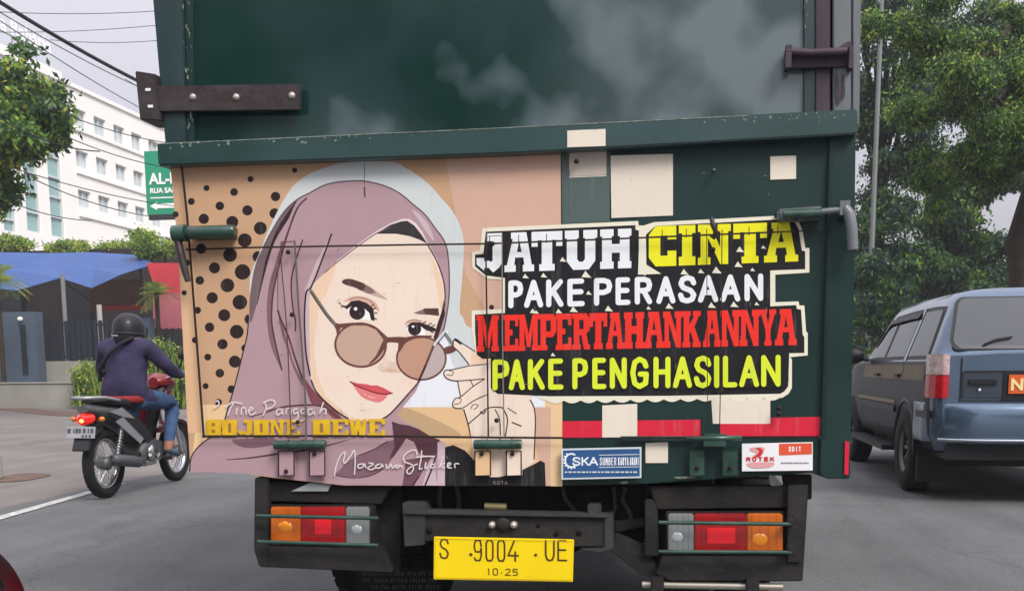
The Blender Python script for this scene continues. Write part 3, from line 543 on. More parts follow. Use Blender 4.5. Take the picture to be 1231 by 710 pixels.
for i, (px, py, Y, w_, h_, lab) in enumerate([(182, 296, 33, 26, 17, 'leafy shrub top beside the green signboard'), (84, 298, 36, 26, 10, 'yellowish shrub top behind the middle of the awning'),
        (132, 300, 37, 22, 7, 'low shrub top behind the right end of the awning'), (18, 296, 36, 28, 12, 'shrub top behind the left end of the awning')]):
    c = at(px, py, Y); t = thing('tall_shrub', lab, 'plant', (c.x, Y, 0), 'leafy tops behind the awning'); m = MB()
    for k in range(3): m.tube([(c.x+(k-1)*.3, Y, 0), (c.x+(k-1)*.5, Y, c.z)], .04, bark, 6)
    m.build('stem', t); leaves('foliage', scatter([C(px, py, Y, w_, h_, .5)], 9, 30+i, .5), 5200, .13, [L_MD, L_LT, L_YL], t, .2, .4, 90+i)
bo = MB(); c = PG(-4, 574); bo.tube([c, c+Vector((0, 0, .22))], .06, concrete, 10); bo.ball(c+Vector((0, 0, .22)), .06, .06, .03, concrete); tag(bo.build('bollard'), 'small grey bollard stub at the far left on the pavement', 'bollard')
#PART3
# ================================================================== TRUCK
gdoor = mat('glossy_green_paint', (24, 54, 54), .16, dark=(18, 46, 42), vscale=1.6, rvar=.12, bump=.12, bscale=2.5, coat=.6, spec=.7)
# soft grey patches in the base colour stand in for the door's reflections
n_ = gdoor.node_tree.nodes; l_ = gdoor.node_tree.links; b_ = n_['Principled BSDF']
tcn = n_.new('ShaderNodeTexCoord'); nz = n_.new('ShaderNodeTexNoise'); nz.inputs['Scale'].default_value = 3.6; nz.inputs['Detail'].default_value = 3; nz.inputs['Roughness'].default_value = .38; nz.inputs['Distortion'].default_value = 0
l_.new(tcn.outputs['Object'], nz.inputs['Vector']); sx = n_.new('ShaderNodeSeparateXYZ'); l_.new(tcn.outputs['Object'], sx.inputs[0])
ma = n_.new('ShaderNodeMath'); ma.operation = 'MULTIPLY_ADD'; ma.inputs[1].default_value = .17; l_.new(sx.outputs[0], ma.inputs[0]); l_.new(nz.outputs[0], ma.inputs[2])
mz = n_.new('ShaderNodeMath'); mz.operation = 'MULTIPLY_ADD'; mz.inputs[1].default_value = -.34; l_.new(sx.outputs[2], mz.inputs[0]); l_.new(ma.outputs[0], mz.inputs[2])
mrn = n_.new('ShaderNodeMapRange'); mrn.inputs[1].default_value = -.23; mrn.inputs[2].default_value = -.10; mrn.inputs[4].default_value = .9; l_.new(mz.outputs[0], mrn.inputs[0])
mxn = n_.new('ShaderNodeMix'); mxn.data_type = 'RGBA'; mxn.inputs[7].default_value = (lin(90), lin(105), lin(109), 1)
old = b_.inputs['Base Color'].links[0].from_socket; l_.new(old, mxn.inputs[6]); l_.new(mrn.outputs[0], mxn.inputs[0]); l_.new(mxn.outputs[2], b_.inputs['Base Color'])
ggreen = mat('green_paint', (22, 50, 48), .42, dark=(16, 44, 40), vscale=3.5, rvar=.12, bump=.2, bscale=7, spec=.35)
gpost = mat('green_post_paint', (34, 56, 60), .4, dark=(22, 46, 46), vscale=3, stretch=(4, 4, .6), rvar=.1, coat=.2)
gledge = mat('ledge_green_paint', (40, 68, 70), .36, dark=(22, 54, 48), vscale=2.2, rvar=.1, coat=.3)
ggrey = mat('faded_grey_green', (104, 110, 114), .45, dark=(84, 92, 96), vscale=5, stretch=(3, 3, .5), rvar=.1, coat=.2)
purple = mat('primer_brown', (70, 60, 68), .55, dark=(56, 46, 52), vscale=6, stretch=(3, 3, .6))
rustst = mat('rusty_strap_steel', (66, 60, 62), .5, dark=(52, 44, 44), vscale=14, rvar=.12, bump=.3, bscale=50, metal=.15)
boltm = mat('bolt_steel', (176, 170, 160), .45, metal=.5, var=.2, vscale=40)
hard = mat('hardware_green', (46, 78, 68), .35, dark=(26, 56, 46), vscale=18, rvar=.1, coat=.3)
seamm = mat('seam_dark', (42, 30, 28), .8); blackst = mat('black_chassis', (47, 45, 43), .75, dark=(24, 24, 25), vscale=5, bump=.5, bscale=30)
chblk = mat('chassis_dark', (40, 37, 34), .8, dark=(20, 20, 21), vscale=6, bump=.4, bscale=30); chip = mat('chipped_paint', (148, 166, 158), .8, dark=(92, 84, 70), vscale=60); rubber = mat('tyre_rubber', (30, 30, 31), .85, var=.2, vscale=10, bump=.3, bscale=90)
TX = PY(615, 600).x
truck = thing('cargo_truck', 'dark green cargo truck with a painted tailgate showing a woman in a mauve headscarf', 'truck', (-.53, D+2.3, 0))
# cargo box behind the rear face
m = MB(); m.box(-1.57, .47, D+.055, D+4.6, .86, 2.95, ggreen); m.box(-1.50, .40, D+.06, D+4.7, .76, .858, blackst); m.build('cargo_body', truck, bevel=.006)
for i in range(9):
    y = D+.35+i*.5
    for xa_, xb_ in ((-1.60, -1.572), (.472, .50)): m = MB(); m.box(xa_, xb_, y, y+.06, .9, 2.9, ggreen); m.build('side_rib', truck)
# upper doors and posts
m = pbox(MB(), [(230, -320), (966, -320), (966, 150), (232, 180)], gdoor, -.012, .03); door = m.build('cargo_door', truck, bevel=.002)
m = pbox(MB(), [(156, -320), (214, -320), (224, 180), (199, 180)], gpost, .012, .05); m.build('corner_post', truck, bevel=.003)
m = pbox(MB(), [(215.5, -320), (230, -320), (234, 180), (225, 180)], ggreen, .004, .03); m.build('door_edge', truck, bevel=.002)
m = pbox(MB(), [(966.5, -320), (980, -320), (980, 150), (966.5, 150)], gpost, .0, .03); m.build('door_edge', truck, bevel=.002)
m = pbox(MB(), [(980.5, -320), (998, -320), (998, 150), (980.5, 150)], purple, .006, .03); m.build('door_channel', truck, bevel=.002)
m = pbox(MB(), [(1001.5, -320), (1024, -320), (1024, 150), (1001.5, 150)], ggrey, .01, .04); m.build('corner_post', truck, bevel=.003)
m = pbox(MB(), [(1026, -320), (1040, -320), (1033, 150), (1025, 150)], ggrey, .014, .05); m.build('post_flange', truck, bevel=.002)
# ledge
lg = pbox(MB(), [(188, 172), (340, 165), (620, 152), (1031, 131), (1031, 161), (620, 184), (340, 194), (190, 199)], gledge, .046, .08).build('ledge_beam', truck, bevel=.004)
pc = Print(D-.0467)
pc.poly([(682, 157), (728, 155), (728, 175.5), (682, 177)], mat('sticker_cream', (222, 212, 196), .45, var=.04, vscale=3))
rr = random.Random(5)
for i in range(110):
    x = rr.choice([rr.uniform(200, 420), rr.uniform(860, 1020), rr.uniform(190, 1030)]); f_ = (x-188)/843; y = 172-41*f_+abs(rr.gauss(0, 5))+1.2; s_ = abs(rr.gauss(.3, .5))+.15
    pc.poly([(x-s_, y-s_*.5), (x+s_*rr.uniform(.5, 1.5), y-s_), (x+s_, y+s_*rr.uniform(.6, 2)), (x-s_*.6, y+s_)], chip)
pc.stroke([(190, 172.8), (340, 166), (620, 153), (900, 138.8)], .9, chip, sm=False); pc.build('paint_chips', lg)['kind'] = 'stuff'
# paint chips along the left and right door edges
pc = Print(D-.018)
for i in range(95):
    y = rr.uniform(-300, 165); x = 224.5+rr.gauss(0, 3)+(y/60 if y > 0 else 0)*1.2; s_ = rr.uniform(.4, 1.5)
    pc.poly([(x-s_*.5, y-s_*2), (x+s_*.6, y-s_), (x+s_*.5, y+s_*2.4), (x-s_*.4, y+s_)], chip)
for i in range(40):
    y = rr.uniform(-300, 80); x = 969+rr.gauss(0, 1.2); s_ = rr.uniform(.3, .9); pc.poly([(x-s_*.5, y-s_*3), (x+s_*.6, y-s_), (x+s_*.5, y+s_*3), (x-s_*.4, y+s_)], chip)
pc.build('paint_chips', truck)['kind'] = 'stuff'
# big hinge strap on the left
hs = pbox(MB(), [(186, 103), (361, 101), (361, 132), (190, 134)], rustst, .026, .012).build('hinge_strap', truck, bevel=.002)
for x, y in ((232, 117), (284, 117), (351, 115)): bolt(hs, x, y, .026, boltm, .011)
hb = pbox(MB(), [(162, 85), (187, 89), (193, 145), (168, 144)], rustst, .03, .11).build('hinge_bracket', truck, bevel=.003)
for x, y in ((178, 108), (181, 128)):
    p = PY(x, y, D-.031); mb = MB(); mb.box(p.x-.008, p.x+.008, p.y-.002, p.y+.001, p.z-.004, p.z+.004, mat('slot_light', (225, 225, 228), .6)); mb.build('slot', hb)
# latch on the right
la = pbox(MB(), [(950, 66), (1021, 62), (1022, 80), (950, 82)], purple, .02, .02).build('door_latch', truck, bevel=.002)
m = MB(); m.tube([PY(944, 62, D-.035), PY(975, 64, D-.035), PY(1018, 62, D-.035)], .011, purple, 10); m.build('rod', la)
m = MB(); m.box(*sum([[PY(944, 70, D-.03).x, PY(951, 70, D-.03).x]], []), D-.045, D, PY(946, 83, D-.03).z, PY(946, 56, D-.03).z, purple); m.build('end_plate', la)
m = MB(); m.box(PY(1018, 62, D).x, PY(1023, 62, D).x, D-.045, D, PY(1020, 84, D-.03).z, PY(1020, 57, D-.03).z, purple); m.build('end_plate', la)
pc = Print(D-.0146)
for pts in ([(1006, 84), (1010, 120), (1006, 124), (1004, 96)], [(1013, 88), (1016, 112), (1012, 118)], [(1004, 68), (1022, 60), (1022, 50), (1010, 56)]): pc.poly(pts, purple, True)
pc.build('rust_stain', la)
# ------------------------------------------------ tailgate
gate_pts = [(204, 196), (1012, 160), (1014, 575), (996, 575), (975, 568), (930, 571), (880, 574), (780, 581), (660, 584), (413, 583), (330, 574), (290, 568), (228, 567), (214, 300)]
gate = pbox(MB(), gate_pts, ggreen, 0, .05).build('tailgate', truck, bevel=.002)
m = pbox(MB(), [(997, 162), (1029, 160), (1027, 300), (1022, 575), (992, 575), (985, 568)], ggreen, .014, .06); cp = m.build('corner_post', truck, bevel=.003)
m = pbox(MB(), [(1016, 530), (1021, 531), (1020, 570), (1015, 570)], mat('reflector_red', (200, 30, 60), .3), .02, .05); m.build('side_reflector', truck)
# palette
tan, tan2, peach = mat('print_tan', (198, 163, 131), .4, dark=(190, 153, 120), vscale=1.6), mat('print_pink_tan', (204, 168, 148), .4, var=.03), mat('print_peach', (224, 192, 148), .4, var=.03)
sand, sand_d = mat('print_sand', (220, 184, 140), .4, var=.03), mat('print_sand_dark', (188, 158, 122), .4, var=.03)
halo, halo2 = mat('print_halo', (202, 208, 208), .4, var=.04, vscale=2), mat('print_halo_light', (224, 227, 233), .4)
mauve, mauve_l, mauve_d, mauve_x = mat('print_mauve', (172, 143, 150), .4, var=.05, vscale=2.5), mat('print_mauve_light', (196, 174, 182), .4), mat('print_mauve_dark', (124, 94, 104), .4), mat('print_plum', (84, 54, 62), .4)
skin, skin2, skin3 = mat('print_skin', (230, 212, 196), .4, var=.025, vscale=4), mat('print_skin_warm', (228, 198, 170), .4), mat('print_skin_shade', (216, 194, 176), .4)
ink, ink2, dot = mat('print_ink', (48, 36, 40), .4), mat('print_ink_soft', (96, 74, 80), .4), mat('print_dot_black', (34, 32, 32), .4, dark=(50, 34, 34), vscale=6)
blk_ = mat('print_black', (30, 30, 33), .35); cream = mat('print_cream', (224, 220, 200), .4, var=.03)
cream2 = _m['sticker_cream']
P = Print()
P.poly([(205, 199), (674, 185), (676, 583), (655, 583.5), (413, 583), (330, 574), (290, 568), (229, 567), (214, 300)], tan)
P.poly([(536, 192), (674, 187), (675, 400), (600, 400), (560, 330)], tan2, False)
P.poly([(239, 486), (300, 486), (300, 560), (229, 563), (232, 540)], peach)
P.poly([(214, 300), (232, 300), (244, 520), (226, 520)], mat('print_peach_pale', (212, 174, 136), .4)); P.build('mural_background', gate)
P = Print()
dots = [(288,46,6),(189,66,7),(90,86,7),(152,95,9),(245,105,11),(56,116,8),(120,126,10),(182,136,12),(243,143,12),(21,145,7),(84,155,12),(148,162,14),(211,176,15),(176,203,16),(78,222,12),(143,236,16),(206,240,13),(45,254,8),(108,265,13),(171,274,18),(75,293,10),(137,304,16),(40,321,6),(103,332,13),(165,342,17),(70,360,8),(130,371,14),(187,380,12),(97,398,11),(158,408,16),(64,427,7),(126,436,12),(177,445,9),(93,465,8),(154,475,14),(120,501,10),(88,530,7),(146,537,9),(117,566,8)]
for x, y, r in dots: P = Print(); P.disc(200+x/1.868, 180+y/1.868, r/1.868*.97, dot); P.build('halftone_dot', gate)
P = Print()
P.poly([(314.8,297),(327,267.5),(339.6,242.7),(352,224),(364,214),(376.7,207),(404.6,197.5),(430,194.5),(471.8,194.6),(487,201.6),(501,210),(516.7,222.5),(529,236.5),(541.5,250.4),(550.8,266),(556,281),(557.8,297),(556,330),(552.6,378),(562,392),(580,398),(610,420),(610,480),(480,489),(400,480),(330,440),(300,350)], halo, True)
P.poly([(530,395),(560,402),(600,402),(640,440),(664,460),(664,489),(478,489),(500,460)], halo2)
P.poly([(553,378),(562,393),(578,398),(598,400),(575,430),(548,445),(538,400)], halo, True)
P.poly([(480,489),(585,489),(676,489),(676,583.5),(470,583)], sand); P.poly([(606,489),(676,489),(676,583.5),(655,583.5),(640,520)], tan2)
P.poly([(655,452),(676,452),(676,584),(662,584),(662,489),(655,489)], peach)
P.poly([(474,498),(486,490),(500,494),(525,505),(545,515),(554,523),(540,526),(510,524),(486,512)], sand_d, True)
P.build('mural_halo', gate)
# headscarf
P = Print()
H = [(228,566),(230,549),(239,536),(252,526),(265,519),(273,494),(283,460),(292,424),(297,403),(299,380),(300,362),(304,331),(309,312),(316,298),(327,277),(341,255),(357,240),(372,232),(389,223),(405,219),(423,217.5),(439,217.8),(461,223),(480,232),(497,246),(511,258),(523,274),(532,286),(537,298),(539.6,319),(540,353),(537,378),(534,398),(520,425),(500,470),(478,497),(484,505),(500,513),(520,526),(535,532),(535,583.2),(470,583.2),(413,582.6),(357,576.5),(304,569),(245,567)]
P.poly(H, mauve)
P.poly([(316,298),(327,277),(341,255),(358,240),(351,252),(339,270),(327,300),(317,335),(308,368),(301,388),(300,362),(304,331),(309,312)], mat('print_grey_plum', (112, 94, 98), .4), True)
for k in range(7): P.stroke([(356-k*1.3, 242+k*3), (333-k*1.2, 276+k*4), (316-k*1.5+2, 318+k*8)], .8, ink)
P.poly([(369,238),(358,247),(350,264),(344,286),(336,300),(330,320),(324.8,335.6),(321.4,357.6),(320.6,374.5),(322,395),(324.8,412),(330.7,428.7),(339,444.8),(334,425),(329,400),(326.5,384.6),(327.3,361),(330.7,339),(336.6,315),(341,290),(352,262),(361,246)], mauve_d, True)
P.stroke([(369,238),(359,248),(351,266),(343,290),(336.6,315),(330.7,339),(327.3,361),(326.5,384.6),(329,402),(334,425),(339,445)], 2, mauve_x)
P.poly([(334,373),(340,392),(347.6,417),(354.4,438.9),(364.5,457.5),(368,462.5),(363,462.5),(352.7,442),(345,418.6),(338,398)], mauve_d, True)
P.stroke([(334,373),(338,385),(347,405),(354,428),(362,450),(368,463)], 2.2, mauve_x)
P.poly([(366,455),(376,468),(390,481),(403,493),(410,502),(400,502),(388,490),(374,484)], mat('print_wine', (122, 72, 78), .4), True)
P.stroke([(299,501),(318,496),(340,489),(372,486.5),(390,489),(403,499),(412,503)], 2.2, mauve_x, taper=True)
P.poly([(398.7,281),(374,345),(370,352),(366,350),(380,315)], mauve_l); P.poly([(368,350),(374,349),(372.6,400),(373,434),(379,462),(372,452),(368,420),(366.5,380)], mauve_l, True)
P.stroke([(398.7,280.7),(388,310),(374.5,344),(368,352),(366,385),(368,425),(373,452)], 2, ink)
P.stroke([(364,288),(358,305),(353.5,320),(350,341),(352,369),(355,385),(355,398)], 1.8, mauve_x); P.stroke([(338,290),(334,330),(334,372)], 1, ink2)
P.stroke([(438,224.5),(438.6,237)], 1.8, mauve_x, sm=False); P.stroke([(438,197),(438,222)], .8, ink2, sm=False)
P.stroke([(316,298),(327,277),(341,255),(357,240),(372,232),(389,223),(405,219),(423,217.5),(439,217.8),(461,223),(480,232),(497,246),(511,258),(523,274),(532,286),(537,298),(539.6,319),(540,353),(537,378),(533,398)], 1.6, mat('print_line_grey', (92, 76, 84), .4))
P.stroke([(299,380),(297,403),(292,424),(283,460),(273,494),(265,519),(252,526),(239,536),(230,549),(228,566)], 1.5, ink)
P.poly([(495,252),(505,258),(516,272),(522,290),(512,278),(503,264)], mauve_l, True)
P.poly([(404,314),(432,292),(452,278),(470,268),(484,263),(492,263),(500,268),(508,279),(514,291),(526,312),(533,335),(536,354),(533,354),(524,315),(512,294),(498,271),(487,266.5),(470,272),(453,281.5),(434,296),(405,318)], mat('print_rim', (222, 202, 206), .4))
# shoulders
P.poly([(466.7,529.6),(449.7,538.9),(431,546.6),(420,552.8),(406,566.7),(402,571),(426.5,573),(445,570.6),(460.5,563.6),(471.4,551),(485,529.6)], mauve_d, True)
P.poly([(471,506),(479,509),(491.5,511),(504,515.6),(519,525),(528.7,528),(525.6,545),(519,549),(504,545),(497.7,531),(488.4,526.5),(482,535.8),(473,549),(468,551),(474.5,535.8),(473,525)], mauve_x)
P.poly([(488,552),(519,548),(504,573),(497.7,583),(483.8,583)], mat('print_plum_mid', (108, 76, 86), .4)); P.poly([(526,531),(535,532),(535,583.2),(526,583.2)], mauve_l); P.poly([(514,560),(520,550),(526,583),(508,583)], mauve_l)
P.poly([(280,528),(330,527),(330,534),(296,538)], mauve_d, True)
P.stroke([(524.8,546),(518,566),(511,583)], 2, ink, sm=False); P.stroke([(504,572),(496,583)], 1.6, ink, sm=False)
P.stroke([(271.7,552),(300,550),(338,544.5),(378,539),(420.6,527.6)], 2.2, mauve_x, taper=True); P.stroke([(466,530),(449,540),(431,547)], 1.3, mauve_x)
P.stroke([(404,571),(425,574),(446,571),(461,563)], 1.2, mauve_x); P.build('headscarf_print', gate)
# face
P = Print()
Fp = [(374,349),(377,341),(390,328),(404,316),(431.8,294.6),(453.5,280),(470,273),(489,270),(505,281),(514,294),(524.7,313),(532.5,335),(535,353),(534,368),(529,393),(522,413.5),(512,439),(503.7,457.5),(490,474),(470,496),(459.7,503),(444.5,506),(430,505.5),(419,503),(407,495.5),(392,483),(385,476),(378.6,467.6),(374,456),(372.7,434),(372,400),(372,370)]
P.poly(Fp, skin); P.poly([(374,349),(390,328),(404,316),(398,340),(384,372),(378,420),(384,462),(392,480),(378,466),(373,434),(372,380)], skin2, True)
P.poly([(376,400),(381,450),(392,476),(420,500),(440,506),(415,501),(392,483),(378,466),(373,440)], skin2)
P.poly([(519,312),(528,328),(533,352),(530,372),(526,350)], skin2, True)
P.poly([(452,281),(468.7,270.5),(482.7,266),(489.6,265.4),(498,271),(506,281),(514,293),(504,288),(492,283.7),(476.5,281)], mat('print_hair', (52, 50, 52), .4))
P.stroke(Fp[2:7], 1.2, ink2); P.stroke([(513.9,294),(524.7,313),(532.5,335),(535,353),(534,370)], 1.5, ink)
P.poly([(533.5,360),(535,378),(529,397.5),(524.4,410.6),(521,406),(525.5,390),(530.6,375)], mat('print_hair_brown', (56, 38, 42), .4))
P.poly([(455,438),(465,434),(478,436),(484,442),(476,447),(462,446)], skin3, True); P.poly([(462,444.5),(470,443),(478,445),(470,447.5)], mat('print_nose_line', (206, 172, 150), .4), True)
blush = mat('print_blush', (230, 208, 192), .4)
P.poly([(392,444),(404,446),(414,456),(410,468),(398,470),(388,460)], blush, True); P.poly([(486,452),(500,448),(503,455),(494,466),(484,468),(480,460)], blush, True); P.poly([(452,398),(458,404),(463,422),(468,436),(462,440),(456,424)], mat('print_nose_side', (222, 201, 184), .4), True)
P.stroke([(454,441),(458,445),(463,446.5)], 1.1, _m['print_nose_line']); P.stroke([(476,447),(481,446.5),(484,443)], 1.1, _m['print_nose_line']); P.poly([(428,487),(440,491),(452,490),(444,495),(434,493)], blush, True)
brow, brow2, brow3 = mat('print_brow', (82, 58, 56), .4), mat('print_brow_mid', (128, 104, 98), .4), mat('print_brow_pale', (190, 165, 150), .4)
P.poly([(440,342),(454.6,351.4),(466,360),(459,358.5),(444,353.6),(436,350)], brow3, True); P.poly([(426,336.5),(438,341),(447,346.5),(452,352),(444,353),(430,347)], brow2)
P.poly([(411,339),(413.6,335.8),(421,335),(432.6,338.5),(439,342),(436,349.5),(426.8,345.6),(415,342)], brow, True)
P.poly([(497,376),(510,371),(512,378),(503,377.5)], brow2); P.poly([(509,370.6),(527,370.2),(528,379.5),(511,377.6)], brow)
shade = mat('print_lid', (208, 172, 150), .4)
P.poly([(413,362),(424,356),(440,357),(452,364),(456,374),(448,370),(436,363),(422,362)], shade, True); P.stroke([(420,360),(431,357.2),(444,361),(451,368)], 1, brow2)
whit = mat('print_eye_white', (236, 236, 236), .4)
P.poly([(418,371),(424,366),(438.5,367),(447,376),(448,384),(438.5,384),(428,383),(421,379)], whit, True)
P.disc(429.4, 374.6, 9.6, ink, 9.6); P.disc(427.5, 371, 2.1, whit); P.disc(433, 377, 1.2, ink2)
P.poly([(409,366),(416,367.5),(422,362),(431,360.6),(441,364),(449,371),(450.5,385.5),(446,384.5),(444,376),(437,369.5),(430,366.5),(423,367.5),(417,371.5)], ink)
for a, b in (((449,371),(452.5,369.5)),((450,376),(454,376)),((450,382),(453,384)),((446,368),(449,366)),((410,366),(407,363)),((413,368),(409.5,369))): P.stroke([a, b], 1.3, ink, sm=False)
P.poly([(486,390),(492,384.5),(503,385),(513,389),(508,391),(498,388)], shade, True); P.stroke([(489,387),(497,384),(507,386)], 1, brow2)
P.poly([(488,394.5),(495,390),(504,390.5),(511,398),(509,404),(498,402.8),(491,399.5)], whit, True)
P.disc(498.4, 395, 8, ink, 8); P.disc(496.6, 392, 1.7, whit)
P.poly([(487.5,393),(495,387),(504,387),(514,390.5),(524,394.5),(523,398.5),(513,397),(505,391.5),(496,391)], ink)
for a, b in (((514,391),(519,388)),((518,393),(523,390)),((515,396),(521,400)),((508,389),(512,386))): P.stroke([a, b], 1.3, ink, sm=False)
P.stroke([(502,403.5),(509,404.5)], .9, brow2, sm=False)
P.poly([(424,461.7),(427.6,463.4),(441,468),(454.7,472),(466,473.5),(461.4,480.3),(454.7,483.2),(444.5,481),(434.4,476),(427.6,467.6)], mat('print_lip_lower', (222, 124, 126), .4), True)
P.poly([(420.5,458),(431,460.5),(441,461.5),(446,463),(453,462.8),(461.4,466),(471.6,471.9),(464.8,473.5),(454.7,472.7),(441,468.5),(427.6,463.4)], mat('print_lip_upper', (204, 84, 92), .4))
P.stroke([(420.5,458),(428,463),(441,468.3),(455,472.6),(465,473.3),(472,471.8)], 1.5, mat('print_mouth_line', (110, 34, 38), .4))
P.poly([(436,472),(446,475.5),(452,478),(444,478)], mat('print_lip_shine', (230, 156, 146), .4), True)
P.build('face_print', gate)
# glasses
P = Print()
def ell(cx, cy, rx, ry, n=36, rot=0): 
    c, s = math.cos(rot), math.sin(rot); return [(cx+rx*math.cos(t)*c-ry*math.sin(t)*s, cy+rx*math.cos(t)*s+ry*math.sin(t)*c) for t in (2*math.pi*i/n for i in range(n))]
frame = mat('print_frame_brown', (104, 66, 60), .4); lens = mat('print_lens', (190, 160, 142), .4, var=.04, vscale=8); lensw = mat('print_lens_warm', (188, 146, 124), .4, var=.04, vscale=8); lensg = mat('print_lens_grey', (184, 168, 166), .4)
e1 = ell(433.5, 414.5, 30.5, 26, rot=.08); e2 = ell(506.5, 430.5, 29.5, 25.5, rot=0)
P.poly(e1, lens); P.poly(e2, lensg)
def jaw(y): return 527-(y-398)*.405
P.poly([(min(x, jaw(y)), y) for x, y in e2], lensw)
P.stroke(e1, 2.6, frame, closed=True, sm=False); P.stroke(e2, 2.2, frame, closed=True, sm=False)
P.stroke([(524,408),(512,438),(503.5,457)], 3, frame)
P.poly([(399,386.5),(408,389),(424,387.5),(444,390),(456,396),(466,405),(480,404.5),(488,405),(500,402.8),(520,403),(518,406),(500,406.5),(488,411),(481,422),(478,424),(479,412),(470,411),(464,412),(452,396),(440,391),(424,391),(410,394),(405,402),(404,396)], frame)
P.poly([(462,407),(466,411),(459,424),(450,434),(443,437),(452,427)], frame, True)
P.stroke([(374,350),(382,362),(392,377),(402,389)], 4.2, mat('print_temple', (112, 104, 98), .4), sm=False); P.stroke([(374,352),(383,366),(398,387)], 1, ink, sm=False)
P.stroke([(533,398),(540,408),(546,416)], 4, mat('print_temple_grey', (118, 126, 124), .4), sm=False); P.stroke([(534,399),(522,414)], 3, halo, sm=False); P.stroke([(536,400),(525,414)], 1, ink, sm=False)
P.poly([(534,418),(545,415),(549,419),(545,423),(536,425)], frame, True)
P.stroke([(512,439),(503.7,457.5),(490,474),(470,496),(459.7,503)], 1.6, ink); P.stroke([(374,456),(378.6,467.6),(385,476),(392,483),(407,495.5),(419,503)], 1.6, ink)
P.build('glasses_print', gate)
# hand and dark sleeve
P = Print()
P.poly([(545,411),(547.5,407),(555,412),(566,419),(580,428),(640,430),(640,479),(643.6,497),(643.5,524),(643,555),(621,569),(596,576),(587,572),(570,558),(567,527),(563,510),(557.5,491.5),(546.5,489.7),(544,485),(547.5,478.7),(554,476),(550,458.6),(538,455),(533.7,449.4),(535.6,444.8),(543.8,444),(564,439.4),(553,424),(545.6,416.5)], skin)
P.poly([(566,420),(590,432),(592,438),(566,438)], skin2)
P.poly([(535,537),(545,534.5),(559,541),(570,553),(580,566),(590,573),(600,573),(621,568),(643,557),(650,553),(655,556),(656,583.6),(535,583.6)], blk_)
for s_, w_ in (([(545,417),(545,411),(547.5,407),(555,412),(566,419),(580,428)],1.3),([(547,408),(554,413)],2.4),([(545.6,417),(553,424),(564,438)],1.2),([(564,439.4),(543.8,444),(535.6,444.8),(533.7,449.4),(538,455),(550,457.5),(582,455)],1.3),([(564,439.4),(586,437.5)],1.2),
    ([(540,445),(545,447),(543,451),(537,450)],1),([(550,457),(552,468),(554,477)],1.2),([(586,474),(570,481),(556.6,489.7),(546.5,489.7),(544,485),(547.5,478.7),(554,476.5),(569,464),(583,455)],1.2),([(548,478),(554,479),(553,484),(546,486)],1),([(565,456),(569,464)],1.1),
    ([(557.5,491.5),(563,510),(566,526)],1.4),([(562,510),(575,499),(584,491.5),(593,489),(606,489.7)],1.4),([(595,491.5),(600.5,504),(601.5,523)],1.3),([(604,489.7),(610,503),(607.5,524)],1.5),([(610,490),(621,497)],1.2),([(615,507),(627,512)],1.6),([(566,491),(569,486),(575,487),(570,492)],1),([(577,494),(581,497),(584,493)],1.4),([(637,480),(642,490),(643.6,505),(643,526),(642,552)],1.4)):
    P.stroke(s_, w_, ink)
P.build('hand_print', gate)
# graphic squares, a painted-in reflection and red stripes
P = Print(); gg = mat('print_grey_reflection', (80, 96, 94), .35, var=.04); red = mat('print_red', (206, 38, 62), .35, var=.03)
P.poly([(675,184),(733,182),(733,266),(676,269)], gg)  # reflection on the green gate, painted as a flat grey-green patch
P.build('graphic_or_reflection_square', gate); P = Print()
P.poly([(684,184),(729,182),(729,210),(685,212)], mat('print_cream_shaded', (196, 184, 172), .4)); P.stroke([(684,213),(729,211.2)], 1, cream, sm=False)  # cream darkened to paint in the shade below the ledge
P.build('graphic_or_reflection_square', gate)
P = Print(); P.poly([(734,187),(809,185),(809,259),(735,262)], cream2); P.build('graphic_or_reflection_square', gate)
P = Print(); P.poly([(926,188),(957,187),(957,215),(926,216)], cream2); P.build('graphic_or_reflection_square', gate)
P = Print(); P.poly([(676,506),(842,504),(842,524.5),(676,526.5)], red); P.build('red_stripe', gate)
P = Print(); P.poly([(865,503),(991,500.5),(991,523.5),(865,524)], red); P.build('red_stripe', gate)
P = Print(); P.poly([(724,487),(766,485),(766,526),(724,526)], cream2); P.build('graphic_or_reflection_square', gate)
P = Print(); P.poly([(855,479),(926,479),(926,509),(857,509)], cream2); P.build('graphic_or_reflection_square', gate)
P = Print(); P.poly([(776,532),(803,531),(803,556),(776,556)], cream2); P.build('graphic_or_reflection_square', gate)
P = Print(); P.stroke([(843.5,503),(843.5,526)], 2, ink, sm=False); P.build('seam_line', gate)
P = Print(); P.stroke([(864,525.4),(992,524.6)], 1.6, ink, sm=False); P.build('seam_line', gate)

# slogan
P = Print()
scal = []
for i in range(0, 113): x = 938-i*2.5; scal.append((x, 477.6+(938-x)*.014+3.4*abs(math.sin(math.pi*i/8))))
P.poly([(580,274),(767,265.5),(768,271),(774,271),(786,267),(931,259.5),(931,262),(959,264),(961,268),(965,278),(968,298),(973,298),(973,327.5),(932,330),(932,363),(960,362),(961,367),(967,367),(969,398),(971,400),(971,427),(950,429),(952,432),(952,466),(948,473),(940,478)]+scal+[(650,479),(606,440),(572,425),(567,396),(567,373),(604,371.5),(604,336),(586,335),(568,322),(567,303),(577,301)], cream)
K1 = [(584,278.5),(764,270.5),(764,276),(768,277),(768,300),(767,330),(926,324),(926,368),(957,366.5),(958,371),(963,372),(965,402),(967,405),(967,424),(580,431),(573,426),(571,397),(571,378),(607,376),(607,334),(584,331),(571,320),(571,306),(581,305)]
P.poly(K1, blk_); P.poly([(776.5,282),(788,271.5),(931,264),(955,266),(960,275),(964,301),(968,302),(968,323.5),(870,327),(800,332),(777,318)], blk_)
